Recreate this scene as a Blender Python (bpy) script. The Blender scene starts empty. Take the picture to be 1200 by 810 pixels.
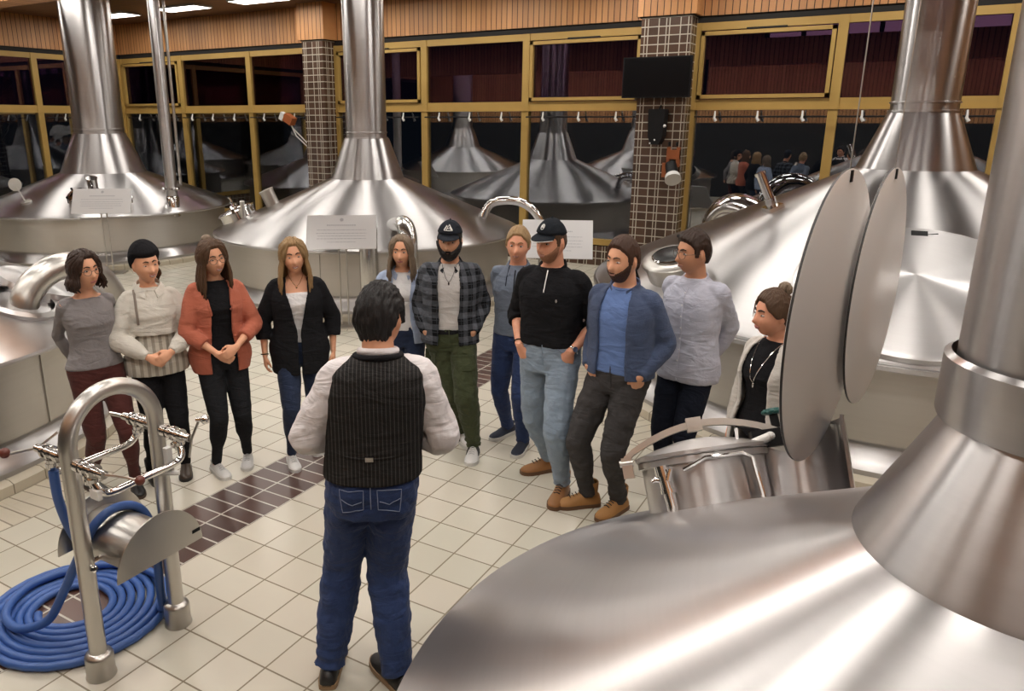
import bpy, bmesh, math, random
from math import sin, cos, pi, radians, sqrt, atan2, hypot
from mathutils import Vector, Matrix, Euler, noise as mnoise
random.seed(7)
U = 0.255                      # one floor tile with its joint, metres
scene = bpy.context.scene
COL = scene.collection
V = Vector

# ------------------------------------------------------------------ materials
class X:
    """small expression wrapper round shader node sockets"""
    def __init__(s, nt, sock): s.nt, s.k = nt, sock
    def _m(s, op, *o):
        n = s.nt.nodes.new('ShaderNodeMath'); n.operation = op
        for i, a in enumerate((s,) + o):
            if isinstance(a, X): s.nt.links.new(a.k, n.inputs[i])
            else: n.inputs[i].default_value = a
        return X(s.nt, n.outputs[0])
    def __add__(s, o): return s._m('ADD', o)
    def __sub__(s, o): return s._m('SUBTRACT', o)
    def __mul__(s, o): return s._m('MULTIPLY', o)
    def __truediv__(s, o): return s._m('DIVIDE', o)
    def lt(s, o): return s._m('LESS_THAN', o)
    def gt(s, o): return s._m('GREATER_THAN', o)
    def floor(s): return s._m('FLOOR')
    def frac(s): return s._m('FRACT')
    def abs(s): return s._m('ABSOLUTE')
    def mn(s, o): return s._m('MINIMUM', o)
    def mx(s, o): return s._m('MAXIMUM', o)
    def sin(s): return s._m('SINE')
    def sqrt(s): return s._m('SQRT')
    def atan2(s, o): return s._m('ARCTAN2', o)
    def inv(s): return X(s.nt, _one(s))
def _one(s):
    n = s.nt.nodes.new('ShaderNodeMath'); n.operation = 'SUBTRACT'; n.inputs[0].default_value = 1
    s.nt.links.new(s.k, n.inputs[1]); return n.outputs[0]

class Mat:
    def __init__(m, name, col=(.8, .8, .8), rough=.5, metal=0, spec=.5, **kw):
        m.m = bpy.data.materials.new(name); m.m.use_nodes = True
        m.nt = m.m.node_tree; m.b = m.nt.nodes['Principled BSDF']
        m.b.inputs['Base Color'].default_value = (*col, 1)
        m.b.inputs['Roughness'].default_value = rough
        m.b.inputs['Metallic'].default_value = metal
        m.b.inputs['Specular IOR Level'].default_value = spec
        for k, v in kw.items(): m.b.inputs[k.replace('_', ' ')].default_value = v
        m.m.diffuse_color = (*col, 1)
    def node(m, t, **kw):
        n = m.nt.nodes.new(t)
        for k, v in kw.items(): setattr(n, k, v)
        return n
    def link(m, a, b): m.nt.links.new(a, b)
    def xyz(m):
        t = m.node('ShaderNodeTexCoord'); s = m.node('ShaderNodeSeparateXYZ')
        m.link(t.outputs['Object'], s.inputs[0])
        return [X(m.nt, s.outputs[i]) for i in range(3)]
    def vec(m, x, y, z):
        c = m.node('ShaderNodeCombineXYZ')
        for i, a in enumerate((x, y, z)):
            if isinstance(a, X): m.link(a.k, c.inputs[i])
            else: c.inputs[i].default_value = a
        return c.outputs[0]
    def noise(m, vec=None, scale=5, detail=3, rough=.5, dist=0):
        n = m.node('ShaderNodeTexNoise'); n.inputs['Scale'].default_value = scale
        n.inputs['Detail'].default_value = detail; n.inputs['Roughness'].default_value = rough
        n.inputs['Distortion'].default_value = dist
        if vec is None: vec = m.node('ShaderNodeTexCoord').outputs['Object']
        m.link(vec, n.inputs['Vector'])
        return X(m.nt, n.outputs['Fac'])
    def white(m, vec):
        n = m.node('ShaderNodeTexWhiteNoise'); m.link(vec, n.inputs['Vector']); return X(m.nt, n.outputs['Value'])
    def mix(m, f, a, b):
        n = m.node('ShaderNodeMix'); n.data_type = 'RGBA'
        if isinstance(f, X): m.link(f.k, n.inputs[0])
        else: n.inputs[0].default_value = f
        for i, c in ((6, a), (7, b)):
            if isinstance(c, tuple): n.inputs[i].default_value = (*c, 1)
            else: m.link(c, n.inputs[i])
        return n.outputs[2]
    def col(m, out): m.link(out, m.b.inputs['Base Color'])
    def rough(m, x): m.link(x.k, m.b.inputs['Roughness'])
    def bump(m, x, dist=.002, strength=1.0):
        n = m.node('ShaderNodeBump'); n.inputs['Distance'].default_value = dist; n.inputs['Strength'].default_value = strength
        m.link(x.k, n.inputs['Height']); m.link(n.outputs[0], m.b.inputs['Normal'])

def steel(name, col=(.50, .485, .485), rough=.34, aniso=.92, streak=1.0, axis='Z'):
    m = Mat(name, col, rough, 1.0)
    m.b.inputs['Anisotropic'].default_value = aniso
    m.b.inputs['Anisotropic Rotation'].default_value = .25
    t = m.node('ShaderNodeTangent'); t.direction_type = 'RADIAL'; t.axis = axis
    m.link(t.outputs[0], m.b.inputs['Tangent'])
    x, y, z = m.xyz()
    r = (x * x + y * y).sqrt()
    fine = m.noise(m.vec(r * 40, z * 40, 0), 1, 2, .6)
    band = m.noise(m.vec(x, y, z * .6), 1.1, 2, .5)
    m.rough((fine * .05 + band * .12) * streak + (rough - .085 * streak))
    m.col(m.mix(band * .6 + fine * .4, tuple(c * .88 for c in col), tuple(min(1, c * 1.10) for c in col)))
    return m
def polished(name, col=(.62, .61, .6), rough=.12):
    m = Mat(name, col, rough, 1.0); n = m.noise(None, 12, 3); m.rough(n * .12 + (rough - .04)); return m
def fabric(name, col, var=.12, scale=260, rough=.9, bump=.0015, col2=None, fold=.004):
    m = Mat(name, col, rough, 0, .25)
    m.b.inputs['Sheen Weight'].default_value = .08 if max(col) > .05 else 0
    if max(col) < .05: m.b.inputs['Specular IOR Level'].default_value = .12
    a = m.noise(None, scale, 2); b = m.noise(None, 9, 4, .55)
    lo = tuple(c * (1 - var) for c in (col2 or col)); hi = tuple(min(1, c * (1 + var)) for c in col)
    m.col(m.mix((a * .6 + b * .6) - .1, lo, hi))
    x, y, z = m.xyz(); f1 = m.noise(m.vec(x * 5 + z * 2, y * 5, z * 13), 1, 3, .5, 1.3); f2 = m.noise(m.vec(x * 9, y * 9, z * 5), 1, 2, .5, 1.0)
    m.bump((f1 * 1.0 + f2 * .5) * (fold * 4 / .001) + a * (bump / .001), .001, 1)
    return m

M = {}
M['steel'] = steel('brushed_steel')
M['steel_pipe'] = steel('brushed_pipe_steel', (.50, .485, .485), .30, .9, .25)
M['steel_skirt'] = steel('satin_skirt_steel', (.56, .535, .50), .40, .6)
M['chrome'] = polished('polished_steel', (.70, .69, .68), .09)
M['satin'] = polished('satin_steel', (.55, .53, .50), .30)
M['black_plastic'] = Mat('black_plastic', (.008, .008, .009), .5, 0, .2)
M['black_screen'] = Mat('screen_black', (.004, .004, .005), .3, 0, .15)
M['green_plastic'] = Mat('green_plastic', (.01, .09, .08), .4)
M['white_plastic'] = Mat('white_plastic', (.72, .71, .69), .45)
M['red_brown'] = Mat('red_brown_plastic', (.13, .03, .02), .4)
M['blue_hose'] = Mat('blue_hose', (.045, .115, .36), .42)
M['board'] = Mat('white_board', (.74, .73, .74), .35)
M['ink'] = Mat('grey_print', (.46, .46, .49), .6)
M['orange'] = Mat('orange_enamel', (.35, .10, .03), .4)
M['dark_gap'] = Mat('dark_gap', (.012, .010, .009), .8)
M['ochre'] = Mat('ochre_window_frame', (.44, .29, .085), .5)
_n = M['ochre']; _n.col(_n.mix(_n.noise(None, 3, 3), (.40, .25, .065), (.50, .325, .095)))

def wood(name, ax, width, a, b, rough=.5, gap=.06):
    m = Mat(name, a, rough)
    c = m.xyz(); k = c[ax] / width; o = [q for i, q in enumerate(c) if i != ax]
    g = (k.frac() - .5).abs().gt(.5 - gap)
    idn = k.floor()
    tone = m.white(m.vec(idn, 0, 0))
    grain = m.noise(m.vec(k * 6, o[0] * 1.2, o[1] * 1.2), 2.2, 5, .65, 1.2)
    cc = m.mix((tone * .55 + grain * .55), a, b)
    m.col(m.mix(g, cc, tuple(q * .06 for q in a)))
    m.bump(g.inv(), .006)
    return m
M['pine_x'] = wood('pine_cladding', 0, .102, (.38, .165, .06), (.66, .33, .13))
M['pine_y'] = wood('pine_cladding_side', 1, .102, (.38, .165, .06), (.66, .33, .13))
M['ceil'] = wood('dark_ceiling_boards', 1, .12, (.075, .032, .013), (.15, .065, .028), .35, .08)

def floor_mat(rings):
    m = Mat('tiled_floor', (.6, .55, .46), .35)
    x, y, z = m.xyz(); i = x / U; j = y / U
    def edge(k, g): return (k.frac() - .5).abs().gt(.5 - g)
    cg = edge(i, .017).mx(edge(j, .017))
    tone = m.white(m.vec(i.floor(), j.floor(), 3)); tone2 = m.white(m.vec(i.floor(), j.floor(), 9))
    mott = m.noise(None, 5, 3, .5)
    cream = m.mix(tone * .7 + mott * .25, (.55, .50, .415), (.64, .59, .50))
    cream = m.mix(tone2 * .35, cream, (.47, .49, .40))
    cream = m.mix(cg, cream, (.23, .19, .13))
    j2 = j * 2
    bt = m.white(m.vec(i.floor(), j2.floor(), 5))
    brown = m.mix(bt * .6 + mott * .4, (.055, .030, .026), (.115, .058, .045))
    brown = m.mix(edge(i, .022).mx(edge(j2, .045)), brown, (.55, .52, .46))
    inb = i.gt(-2).mn(i.lt(0))
    col = m.mix(inb, cream, brown)
    gap = cg
    for cx, cy, R in rings:
        dx = x - cx; dy = y - cy
        r = (dx * dx + dy * dy).sqrt()
        a = dy.atan2(dx) * (2 * pi * (R + .2) / (U * .42) / (2 * pi))
        rr = (r - R) / (U * 1.6)
        g = edge(a, .05).mx(edge(rr, .03))
        rc = m.mix(m.white(m.vec(a.floor(), 1, 1)) * .6 + mott * .4, (.52, .47, .37), (.66, .60, .49))
        rc = m.mix(g, rc, (.25, .21, .15))
        col = m.mix(r.lt(R + U * 1.6), col, rc)
    m.col(col)
    m.rough(cg * .35 + .30)
    m.bump(cg.inv(), .002)
    return m
TK = {  # tanks: centre, rim radius, rim height, neck radius/height, frustum top radius/height, pipe radius
    1: ((-10.08, 6.07), 2.31, .905, .76, 1.51, .455, 2.21, .44),
    2: ((-3.736, 6.05), 2.275, .905, .54, 1.635, .32, 2.20, .295),
    3: ((3.28, 5.23), 2.87, .94, .49, 2.03, .28, 2.53, .275),
    4: ((3.667, -1.046), 1.607, .74, .385, 1.46, .215, 1.79, .225),
    5: ((-3.95, -.9), 2.27, .915, .55, 1.60, .33, 2.20, .30),
    6: ((-10.2, -.97), 2.30, .905, .60, 1.60, .36, 2.20, .33),
}
M['floor'] = floor_mat([(*TK[k][0], TK[k][1] + .02) for k in (1, 2, 3, 5)])
def col_mat():
    m = Mat('brown_wall_tiles', (.06, .035, .025), .25)
    x, y, z = m.xyz()
    def edge(k, g): return (k.frac() - .5).abs().gt(.5 - g)
    s = x - y                    # runs round the corner
    g = edge(s / .165, .045).mx(edge(z / .128, .06)).mx(edge((s + .05) / .33, .02))
    t = m.white(m.vec((s / .165).floor(), 0, (z / .128).floor()))
    c = m.mix(t, (.060, .033, .022), (.100, .055, .036))
    m.col(m.mix(g, c, (.50, .45, .37)))
    m.bump(g.inv(), .002)
    return m
M['coltile'] = col_mat()
M['kerb'] = Mat('cream_kerb_tiles', (.56, .50, .39), .4)
_m = M['kerb']; _x, _y, _z = _m.xyz()
_a = _y.atan2(_x) * (2.3 / .25); _g = (_a.frac() - .5).abs().gt(.485)
_m.col(_m.mix(_g, _m.mix(_m.white(_m.vec(_a.floor(), 0, 0)), (.50, .45, .35), (.62, .56, .45)), (.2, .17, .12)))

def glass_mat(name, tint, refl):
    m = bpy.data.materials.new(name); m.use_nodes = True; nt = m.node_tree
    nt.nodes.clear()
    o = nt.nodes.new('ShaderNodeOutputMaterial'); mx = nt.nodes.new('ShaderNodeMixShader')
    t = nt.nodes.new('ShaderNodeBsdfTransparent'); g = nt.nodes.new('ShaderNodeBsdfGlossy')
    t.inputs[0].default_value = (*[.8 * c for c in tint], 1); g.inputs[0].default_value = (*tint, 1); g.inputs['Roughness'].default_value = .012
    f = nt.nodes.new('ShaderNodeFresnel'); f.inputs[0].default_value = 1.45
    a = nt.nodes.new('ShaderNodeMath'); a.operation = 'ADD'; a.inputs[1].default_value = refl
    nt.links.new(f.outputs[0], a.inputs[0]); nt.links.new(a.outputs[0], mx.inputs[0])
    nt.links.new(t.outputs[0], mx.inputs[1]); nt.links.new(g.outputs[0], mx.inputs[2]); nt.links.new(mx.outputs[0], o.inputs[0])
    return m
M['glass'] = glass_mat('night_window_glass', (.95, .97, 1), .16)
M['glass_up'] = glass_mat('coated_window_glass', (.80, .60, .80), .05)
def emit(name, col, s):
    m = Mat(name, col, .5); m.b.inputs['Emission Color'].default_value = (*col, 1); m.b.inputs['Emission Strength'].default_value = s
    return m
M['tube'] = emit('fluorescent_diffuser', (1, .97, .92), 9)
M['lampglow'] = emit('warm_lamp_glow', (1, .75, .45), 6)
M['gallery_glow'] = emit('gallery_pane_glow', (.9, .62, .78), .8)

# ------------------------------------------------------------------ mesh helpers
class MB:
    def __init__(s): s.v = []; s.f = []; s.mi = []; s.m = 0
    def add(s, vs, fs, m=None):
        o = len(s.v); s.v += [tuple(v) for v in vs]
        for f in fs: s.f.append([o + i for i in f]); s.mi.append(s.m if m is None else m)
    def box(s, a, b, m=None, rot=None, c=None):
        vs = [V((x, y, z)) for x in (a[0], b[0]) for y in (a[1], b[1]) for z in (a[2], b[2])]
        if rot is not None:
            cc = V(c) if c is not None else V([(a[i] + b[i]) / 2 for i in range(3)])
            vs = [rot @ (v - cc) + cc for v in vs]
        s.add(vs, [(0, 1, 3, 2), (4, 6, 7, 5), (0, 4, 5, 1), (2, 3, 7, 6), (0, 2, 6, 4), (1, 5, 7, 3)], m); return s
    def loft(s, rings, cap=True, closed=True, m=None):
        n = len(rings[0]); vs = [v for r in rings for v in r]; fs = []
        for k in range(len(rings) - 1):
            for i in range(n if closed else n - 1):
                a = k * n + i; b = k * n + (i + 1) % n
                fs.append((a, b, b + n, a + n))
        if cap:
            fs.append(tuple(reversed(range(n)))); fs.append(tuple(range((len(rings) - 1) * n, len(rings) * n)))
        s.add(vs, fs, m); return s
    def tube(s, pts, r, n=10, m=None, cap=True, round_=False, closed=False):
        pts = [V(p) for p in pts]; rs = r if isinstance(r, (list, tuple)) else [r] * len(pts)
        N = len(pts); T = []
        for i in range(N):
            if closed: t = pts[(i + 1) % N] - pts[i - 1]
            else: t = pts[min(i + 1, N - 1)] - pts[max(i - 1, 0)]
            T.append(t.normalized() if t.length > 1e-9 else V((0, 0, 1)))
        up = V((0, 0, 1)) if abs(T[0].z) < .9 else V((1, 0, 0))
        nrm = T[0].cross(up).normalized(); rings = []
        if round_:
            ex = []; er = []
            for k in (.35, .75): ex.append(pts[0] - T[0] * rs[0] * sqrt(1 - k * k) * .98); er.append(rs[0] * k)
            e2 = [(pts[-1] + T[-1] * rs[-1] * sqrt(1 - k * k) * .98, rs[-1] * k) for k in (.75, .35)]
            pts = ex + pts + [a for a, _ in e2]; rs = er + list(rs) + [b for _, b in e2]
            T = [T[0]] * 2 + T + [T[-1]] * 2
        for p, t, rr in zip(pts, T, rs):
            nrm = (nrm - t * nrm.dot(t)).normalized(); b = t.cross(nrm)
            rings.append([p + (nrm * cos(2 * pi * k / n) + b * sin(2 * pi * k / n)) * rr for k in range(n)])
        if closed: rings.append(rings[0]); cap = False
        return s.loft(rings, cap, True, m)
    def cyl(s, a, b, r, n=24, m=None, r2=None): return s.tube([a, b], [r, r if r2 is None else r2], n, m)
    def lathe(s, prof, c=(0, 0, 0), n=48, a0=0, a1=2 * pi, m=None, rot=None):
        full = abs(a1 - a0 - 2 * pi) < 1e-6; K = n if full else n + 1; rings = []
        for r, z in prof:
            ring = [V((r * cos(a0 + (a1 - a0) * k / n), r * sin(a0 + (a1 - a0) * k / n), z)) for k in range(K)]
            if rot is not None: ring = [rot @ v for v in ring]
            rings.append([v + V(c) for v in ring])
        return s.loft(rings, False, full, m)
    def ball(s, c, r, n=12, m=None, rot=None):
        r = (r, r, r) if not isinstance(r, (tuple, list)) else r; rings = []
        for i in range(n // 2 + 1):
            t = pi * i / (n // 2); t = min(max(t, .02), pi - .02)
            ring = [V((r[0] * sin(t) * cos(2 * pi * k / n), r[1] * sin(t) * sin(2 * pi * k / n), -r[2] * cos(t))) for k in range(n)]
            if rot is not None: ring = [rot @ v for v in ring]
            rings.append([v + V(c) for v in ring])
        return s.loft(rings, True, True, m)
    def build(s, name, mats, parent=None, smooth=True, loc=None, ang=40, xf=None):
        me = bpy.data.meshes.new(name)
        vs = s.v if xf is None else [tuple(xf @ V(v)) for v in s.v]
        me.from_pydata(vs, [], s.f)
        if not isinstance(mats, (list, tuple)): mats = [mats]
        for m in mats: me.materials.append(m.m if isinstance(m, Mat) else m)
        me.polygons.foreach_set('material_index', s.mi)
        bm = bmesh.new(); bm.from_mesh(me); bmesh.ops.recalc_face_normals(bm, faces=bm.faces); bm.to_mesh(me); bm.free()
        if smooth:
            me.shade_smooth()
            if ang: me.set_sharp_from_angle(angle=radians(ang))
        me.update()
        o = bpy.data.objects.new(name, me); COL.objects.link(o)
        if parent: o.parent = parent
        if loc: o.location = loc
        return o
def remeshed(mb, name, mats, parent, voxel, smooth=4, disp=0, dscale=.12, dvec=None, facemat=None):
    """fuse a bundle of closed shapes into one continuous skin"""
    o = mb.build(name + '_src', mats if isinstance(mats, list) else [mats], None, True, ang=None)
    r = o.modifiers.new('r', 'REMESH'); r.mode = 'VOXEL'; r.voxel_size = voxel; r.use_smooth_shade = True
    if smooth:
        sm = o.modifiers.new('s', 'SMOOTH'); sm.iterations = smooth; sm.factor = .5
    if disp:
        tx = bpy.data.textures.new(name, 'CLOUDS'); tx.noise_scale = dscale; tx.noise_depth = 2
        d = o.modifiers.new('d', 'DISPLACE'); d.texture = tx; d.strength = disp; d.texture_coords = 'LOCAL'
        s2 = o.modifiers.new('s2', 'SMOOTH'); s2.iterations = 1
    dg = bpy.context.evaluated_depsgraph_get(); dg.update()
    me = bpy.data.meshes.new_from_object(o.evaluated_get(dg))
    old = o.data; bpy.data.objects.remove(o); bpy.data.meshes.remove(old)
    me.name = name; me.materials.clear()
    for m in (mats if isinstance(mats, list) else [mats]): me.materials.append(m.m if isinstance(m, Mat) else m)
    me.shade_smooth()
    if facemat:
        mi = [facemat(p.center) for p in me.polygons]; me.polygons.foreach_set('material_index', mi)
    else: me.polygons.foreach_set('material_index', [0] * len(me.polygons))
    n = bpy.data.objects.new(name, me); COL.objects.link(n)
    if parent: n.parent = parent
    return n
def root(name, loc, rz=0, label=None, cat=None, group=None, kind=None):
    o = bpy.data.objects.new(name, None); COL.objects.link(o); o.location = loc; o.rotation_euler = (0, 0, rz)
    o.empty_display_size = .1
    tag(o, label, cat, group, kind); return o
def tag(o, label=None, cat=None, group=None, kind=None):
    if label: o['label'] = label
    if cat: o['category'] = cat
    if group: o['group'] = group
    if kind: o['kind'] = kind
    return o
def struct(mb, name, mats, parent=None, **k):
    o = mb.build(name, mats, parent, **k)
    if not parent: o['kind'] = 'structure'
    return o
def arc(c, r, a0, a1, n, ax=0):
    """points on an arc; ax 0: yz plane, 1: xz plane, 2: xy plane"""
    out = []
    for k in range(n + 1):
        a = a0 + (a1 - a0) * k / n; p, q = r * cos(a), r * sin(a)
        out.append(V(c) + V([(0, p, q), (p, 0, q), (p, q, 0)][ax]))
    return out
def catm(P, n=6):
    P = [V(p) for p in P]; out = []
    for i in range(len(P) - 1):
        a, b, c, d = P[max(i - 1, 0)], P[i], P[i + 1], P[min(i + 2, len(P) - 1)]
        for k in range(n):
            t = k / n; out.append(.5 * ((2 * b) + (c - a) * t + (2 * a - 5 * b + 4 * c - d) * t * t + (3 * b - a - 3 * c + d) * t ** 3))
    out.append(P[-1]); return out
LP = 20.0; EXPO = 0.0
# ------------------------------------------------------------------ room
Wy = 36.8 * U; Xl = -54.1 * U; Xr = 27 * U; Yf = -17.5 * U; Zc = 18.3 * U; Zw = 15.65 * U; Zt = 10.62 * U; Zs = 1.45 * U
b = MB(); b.box((Xl - .2, Yf - .2, -.15), (Xr + .2, Wy + .2, 0)); struct(b, 'floor', M['floor'], smooth=False)
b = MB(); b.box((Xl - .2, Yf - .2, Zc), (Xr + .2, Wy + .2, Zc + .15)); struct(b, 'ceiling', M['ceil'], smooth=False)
b = MB(); b.box((Xl, Wy - .02, Zw), (Xr, Wy + .25, Zc), 0); b.box((Xl, Wy + .02, Zw - .10), (Xr, Wy + .25, Zw), 1)
b.box((Xl, Wy, 0), (Xr, Wy + .25, Zs - .02), 2)
struct(b, 'wall_back', [M['pine_x'], M['dark_gap'], M['coltile']], smooth=False)
b = MB(); b.box((Xl - .25, Yf, Zw), (Xl + .02, Wy, Zc), 0); b.box((Xl - .25, Yf, Zw - .10), (Xl - .02, Wy, Zw), 1)
b.box((Xl - .25, Yf, 0), (Xl, Wy, Zs - .02), 2)
struct(b, 'wall_left', [M['pine_y'], M['dark_gap'], M['coltile']], smooth=False)
M['plaster'] = Mat('dim_plaster', (.012, .011, .010), .8)
b = MB(); b.box((Xr, Yf, 0), (Xr + .25, Wy, 2.4), 0); b.box((Xr, Yf, 2.4), (Xr + .25, Wy, Zc), 1)
struct(b, 'wall_right', [M['plaster'], M['pine_y']], smooth=False)
b = MB(); b.box((Xl, Yf - .25, 0), (Xr, Yf, 2.4), 0); b.box((Xl, Yf - .25, 2.4), (Xr, Yf, Zc), 1)
struct(b, 'wall_front', [M['plaster'], M['pine_x']], smooth=False)
# clad bulkhead across the hall with a lit glazed gallery strip, seen mirrored in the panes
b = MB(); yb = 8 * U
b.box((Xl, yb, 14.6 * U), (Xr, yb + .3, 16.9 * U), 0); b.box((Xl, yb, 16.9 * U), (-.6 * U, yb + .3, Zc), 0)
for k in range(9): b.box((-.6 * U + k * .78, yb, 16.9 * U), (-.6 * U + k * .78 + .09, yb + .3, Zc), 1)
struct(b, 'trim_1', [M['pine_x'], M['dark_gap']], smooth=False)
for k in range(8):
    b = MB(); b.box((-.6 * U + k * .78 + .09, yb + .1, 16.9 * U), (-.6 * U + k * .78 + .78, yb + .13, Zc)); struct(b, 'window_%d' % (20 + k), M['gallery_glow'], smooth=False)
# tiled pillars, clad in boards above
def pillar(n, x0, x1):
    b = MB(); y0 = 35.4 * U
    b.box((x0, y0, 0), (x1, Wy + .05, Zw), 0); b.box((x0 - .07, y0 - .04, Zw), (x1 + .07, Wy, Zc), 1); b.box((x0 - .03, y0 - .01, Zw - .015), (x1 + .03, Wy, Zw), 2)
    struct(b, 'trim_%d' % n, [M['coltile'], M['pine_x'], M['dark_gap']], smooth=False)
pillar(2, -29.7 * U, -27.62 * U); pillar(3, -2.55 * U, .45 * U)
# windows: ochre frames, night glass
def window(n, x0, x1, inner=True, left=False, fr0=.065, fr1=.065):
    """bay from x0 to x1 along the wall; left=True puts it in the left wall"""
    def P(u, v, w): return (u, Wy + v, w) if not left else (Xl - v, u, w)
    def bx(b, u0, u1, v0, v1, w0, w1, m=0):
        p, q = P(u0, v0, w0), P(u1, v1, w1); b.box([min(p[i], q[i]) for i in range(3)], [max(p[i], q[i]) for i in range(3)], m)
    b = MB(); top = Zw - .10
    bx(b, x0, x0 + fr0, -.03, .10, Zs, top); bx(b, x1 - fr1, x1, -.03, .10, Zs, top)
    bx(b, x0, x1, -.015, .10, top - .11, top); bx(b, x0, x1, -.03, .10, Zs, Zs + .10)
    bx(b, x0, x1, -.015, .10, Zt - .07, Zt + .07); bx(b, x0, x1, -.045, .05, Zt - .09, Zt - .065)
    if inner:
        c0, c1, d0, d1 = x0 + fr0 + .015, x1 - fr1 - .015, Zt + .08, top - .13
        for q in ((c0, c1, d1 - .055, d1), (c0, c1, d0, d0 + .055), (c0, c0 + .055, d0, d1), (c1 - .055, c1, d0, d1)):
            bx(b, q[0], q[1], -.05, .02, q[2], q[3])
        bx(b, (c0 + c1) / 2 - .28, (c0 + c1) / 2 + .28, -.06, 0, d1 + .005, d1 + .03, 1)
    o = struct(b, 'window_%d' % n, [M['ochre'], M['dark_gap']], smooth=False)
    for w0, w1, mt in ((Zt, top, 'glass_up'), (Zs, Zt, 'glass')):
        b = MB(); bx(b, x0 + .02, x1 - .02, .03, .036, w0, w1); b.build('pane', M[mt], o, smooth=False)
    return o
bays = [(-54.0, -45.57, 1), (-45.57, -37.02, 0), (-37.02, -29.7, 0), (-27.62, -19.18, 1), (-19.18, -10.87, 0), (-10.87, -2.6, 1), (.45, 8.4, 1), (8.4, 16.3, 0), (16.3, 26.9, 1)]
for k, (a, c, i) in enumerate(bays): window(k + 1, a * U, c * U, bool(i))
for k, (a, c) in enumerate([(28.3, 36.7), (19.9, 28.3), (11.5, 19.9), (3.1, 11.5)]): window(k + 10, a * U, c * U, False, True)
# rail with little hook lamps under the transom
def rail(u0, u1, left=False):
    L = u1 - u0
    r_ = root('curtain_rail', (0, 0, 0), 0, None, 'rail')
    b = MB()
    if left: b.tube([(Xl + .12, u0, Zt - .19), (Xl + .12, u1, Zt - .19)], .009, 8)
    else: b.tube([(u0, Wy - .12, Zt - .19), (u1, Wy - .12, Zt - .19)], .012, 8)
    b.build('rod', M['black_plastic'], r_)
    n = max(2, round(L / .72)); bb = MB(); hk = []
    for k in range(n):
        u = u0 + L * (k + .5) / n
        c = V((Xl + .12, u, Zt - .19)) if left else V((u, Wy - .12, Zt - .19))
        h = MB(); h.tube([c + V((0, 0, .08)), c + V((.005, -.02, .02)), c + V((.0, -.035, -.02)), c + V((.03, -.03, -.065))], [.012, .014, .02, .024], 8)
        h.build('hook', M['white_plastic'], r_)
    return r_
RL = [(-53.0, -46, 'thin dark rail with white hooks across the leftmost bay of the back windows'), (-45.3, -37.3, 'thin rail with white hooks in the second bay of the back windows'),
      (-36.8, -30, 'thin rail with white hooks left of the narrow tiled pillar'), (-27.3, -19.5, 'thin rail with white hooks just right of the narrow tiled pillar'),
      (-18.9, -11.2, 'thin rail with white hooks in the middle bay of the back windows'), (-10.6, -2.9, 'thin rail with white hooks left of the pillar with the television'),
      (.8, 8.1, 'thin rail with white hooks right of the pillar with the television'), (8.7, 16, 'thin rail with white hooks crossing behind the right rear vent pipe'), ]
for a, c, l in RL: tag(rail(a * U, c * U), l)
tag(rail(28.6 * U, 35.6 * U, True), 'thin rail with a hook on the windows of the left wall')
# ceiling light panels
K = 0
for yy in (32, 20.5, 8 + 3.4, -3, -12):
    for xx in (-47.6, -39.0, -30.6, -22, -13.2, -4.5, 4.2, 13, 21.5):
        K += 1
        if yy == 11.4: yc = 10.9
        else: yc = yy
        if yy < 12 and yy > 8: yc = 6.2
        r_ = root('ceiling_light', (xx * U, yc * U, Zc), 0, 'rectangular white light panel set in the dark boarded ceiling', 'ceiling light', 'ceiling light panels')
        b = MB(); b.box((-.62, -.24, -.035), (.62, -.22, 0)); b.box((-.62, .22, -.035), (.62, .24, 0)); b.box((-.62, -.22, -.035), (-.60, .22, 0)); b.box((.60, -.22, -.035), (.62, .22, 0))
        b.build('frame', M['white_plastic'], r_, smooth=False)
        b = MB(); b.box((-.6, -.22, -.012), (.6, .22, -.002)); b.build('diffuser', M['tube'], r_, smooth=False)
        L = bpy.data.lights.new('panel_lamp', 'AREA'); L.shape = 'RECTANGLE'; L.size = 1.2; L.size_y = .44
        L.energy = LP * (1.0 if yc > -2 else .9); L.color = (1, .93, .84)
        lo = bpy.data.objects.new('panel_lamp', L); COL.objects.link(lo); lo.parent = r_; lo.location = (0, 0, -.02)

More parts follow.
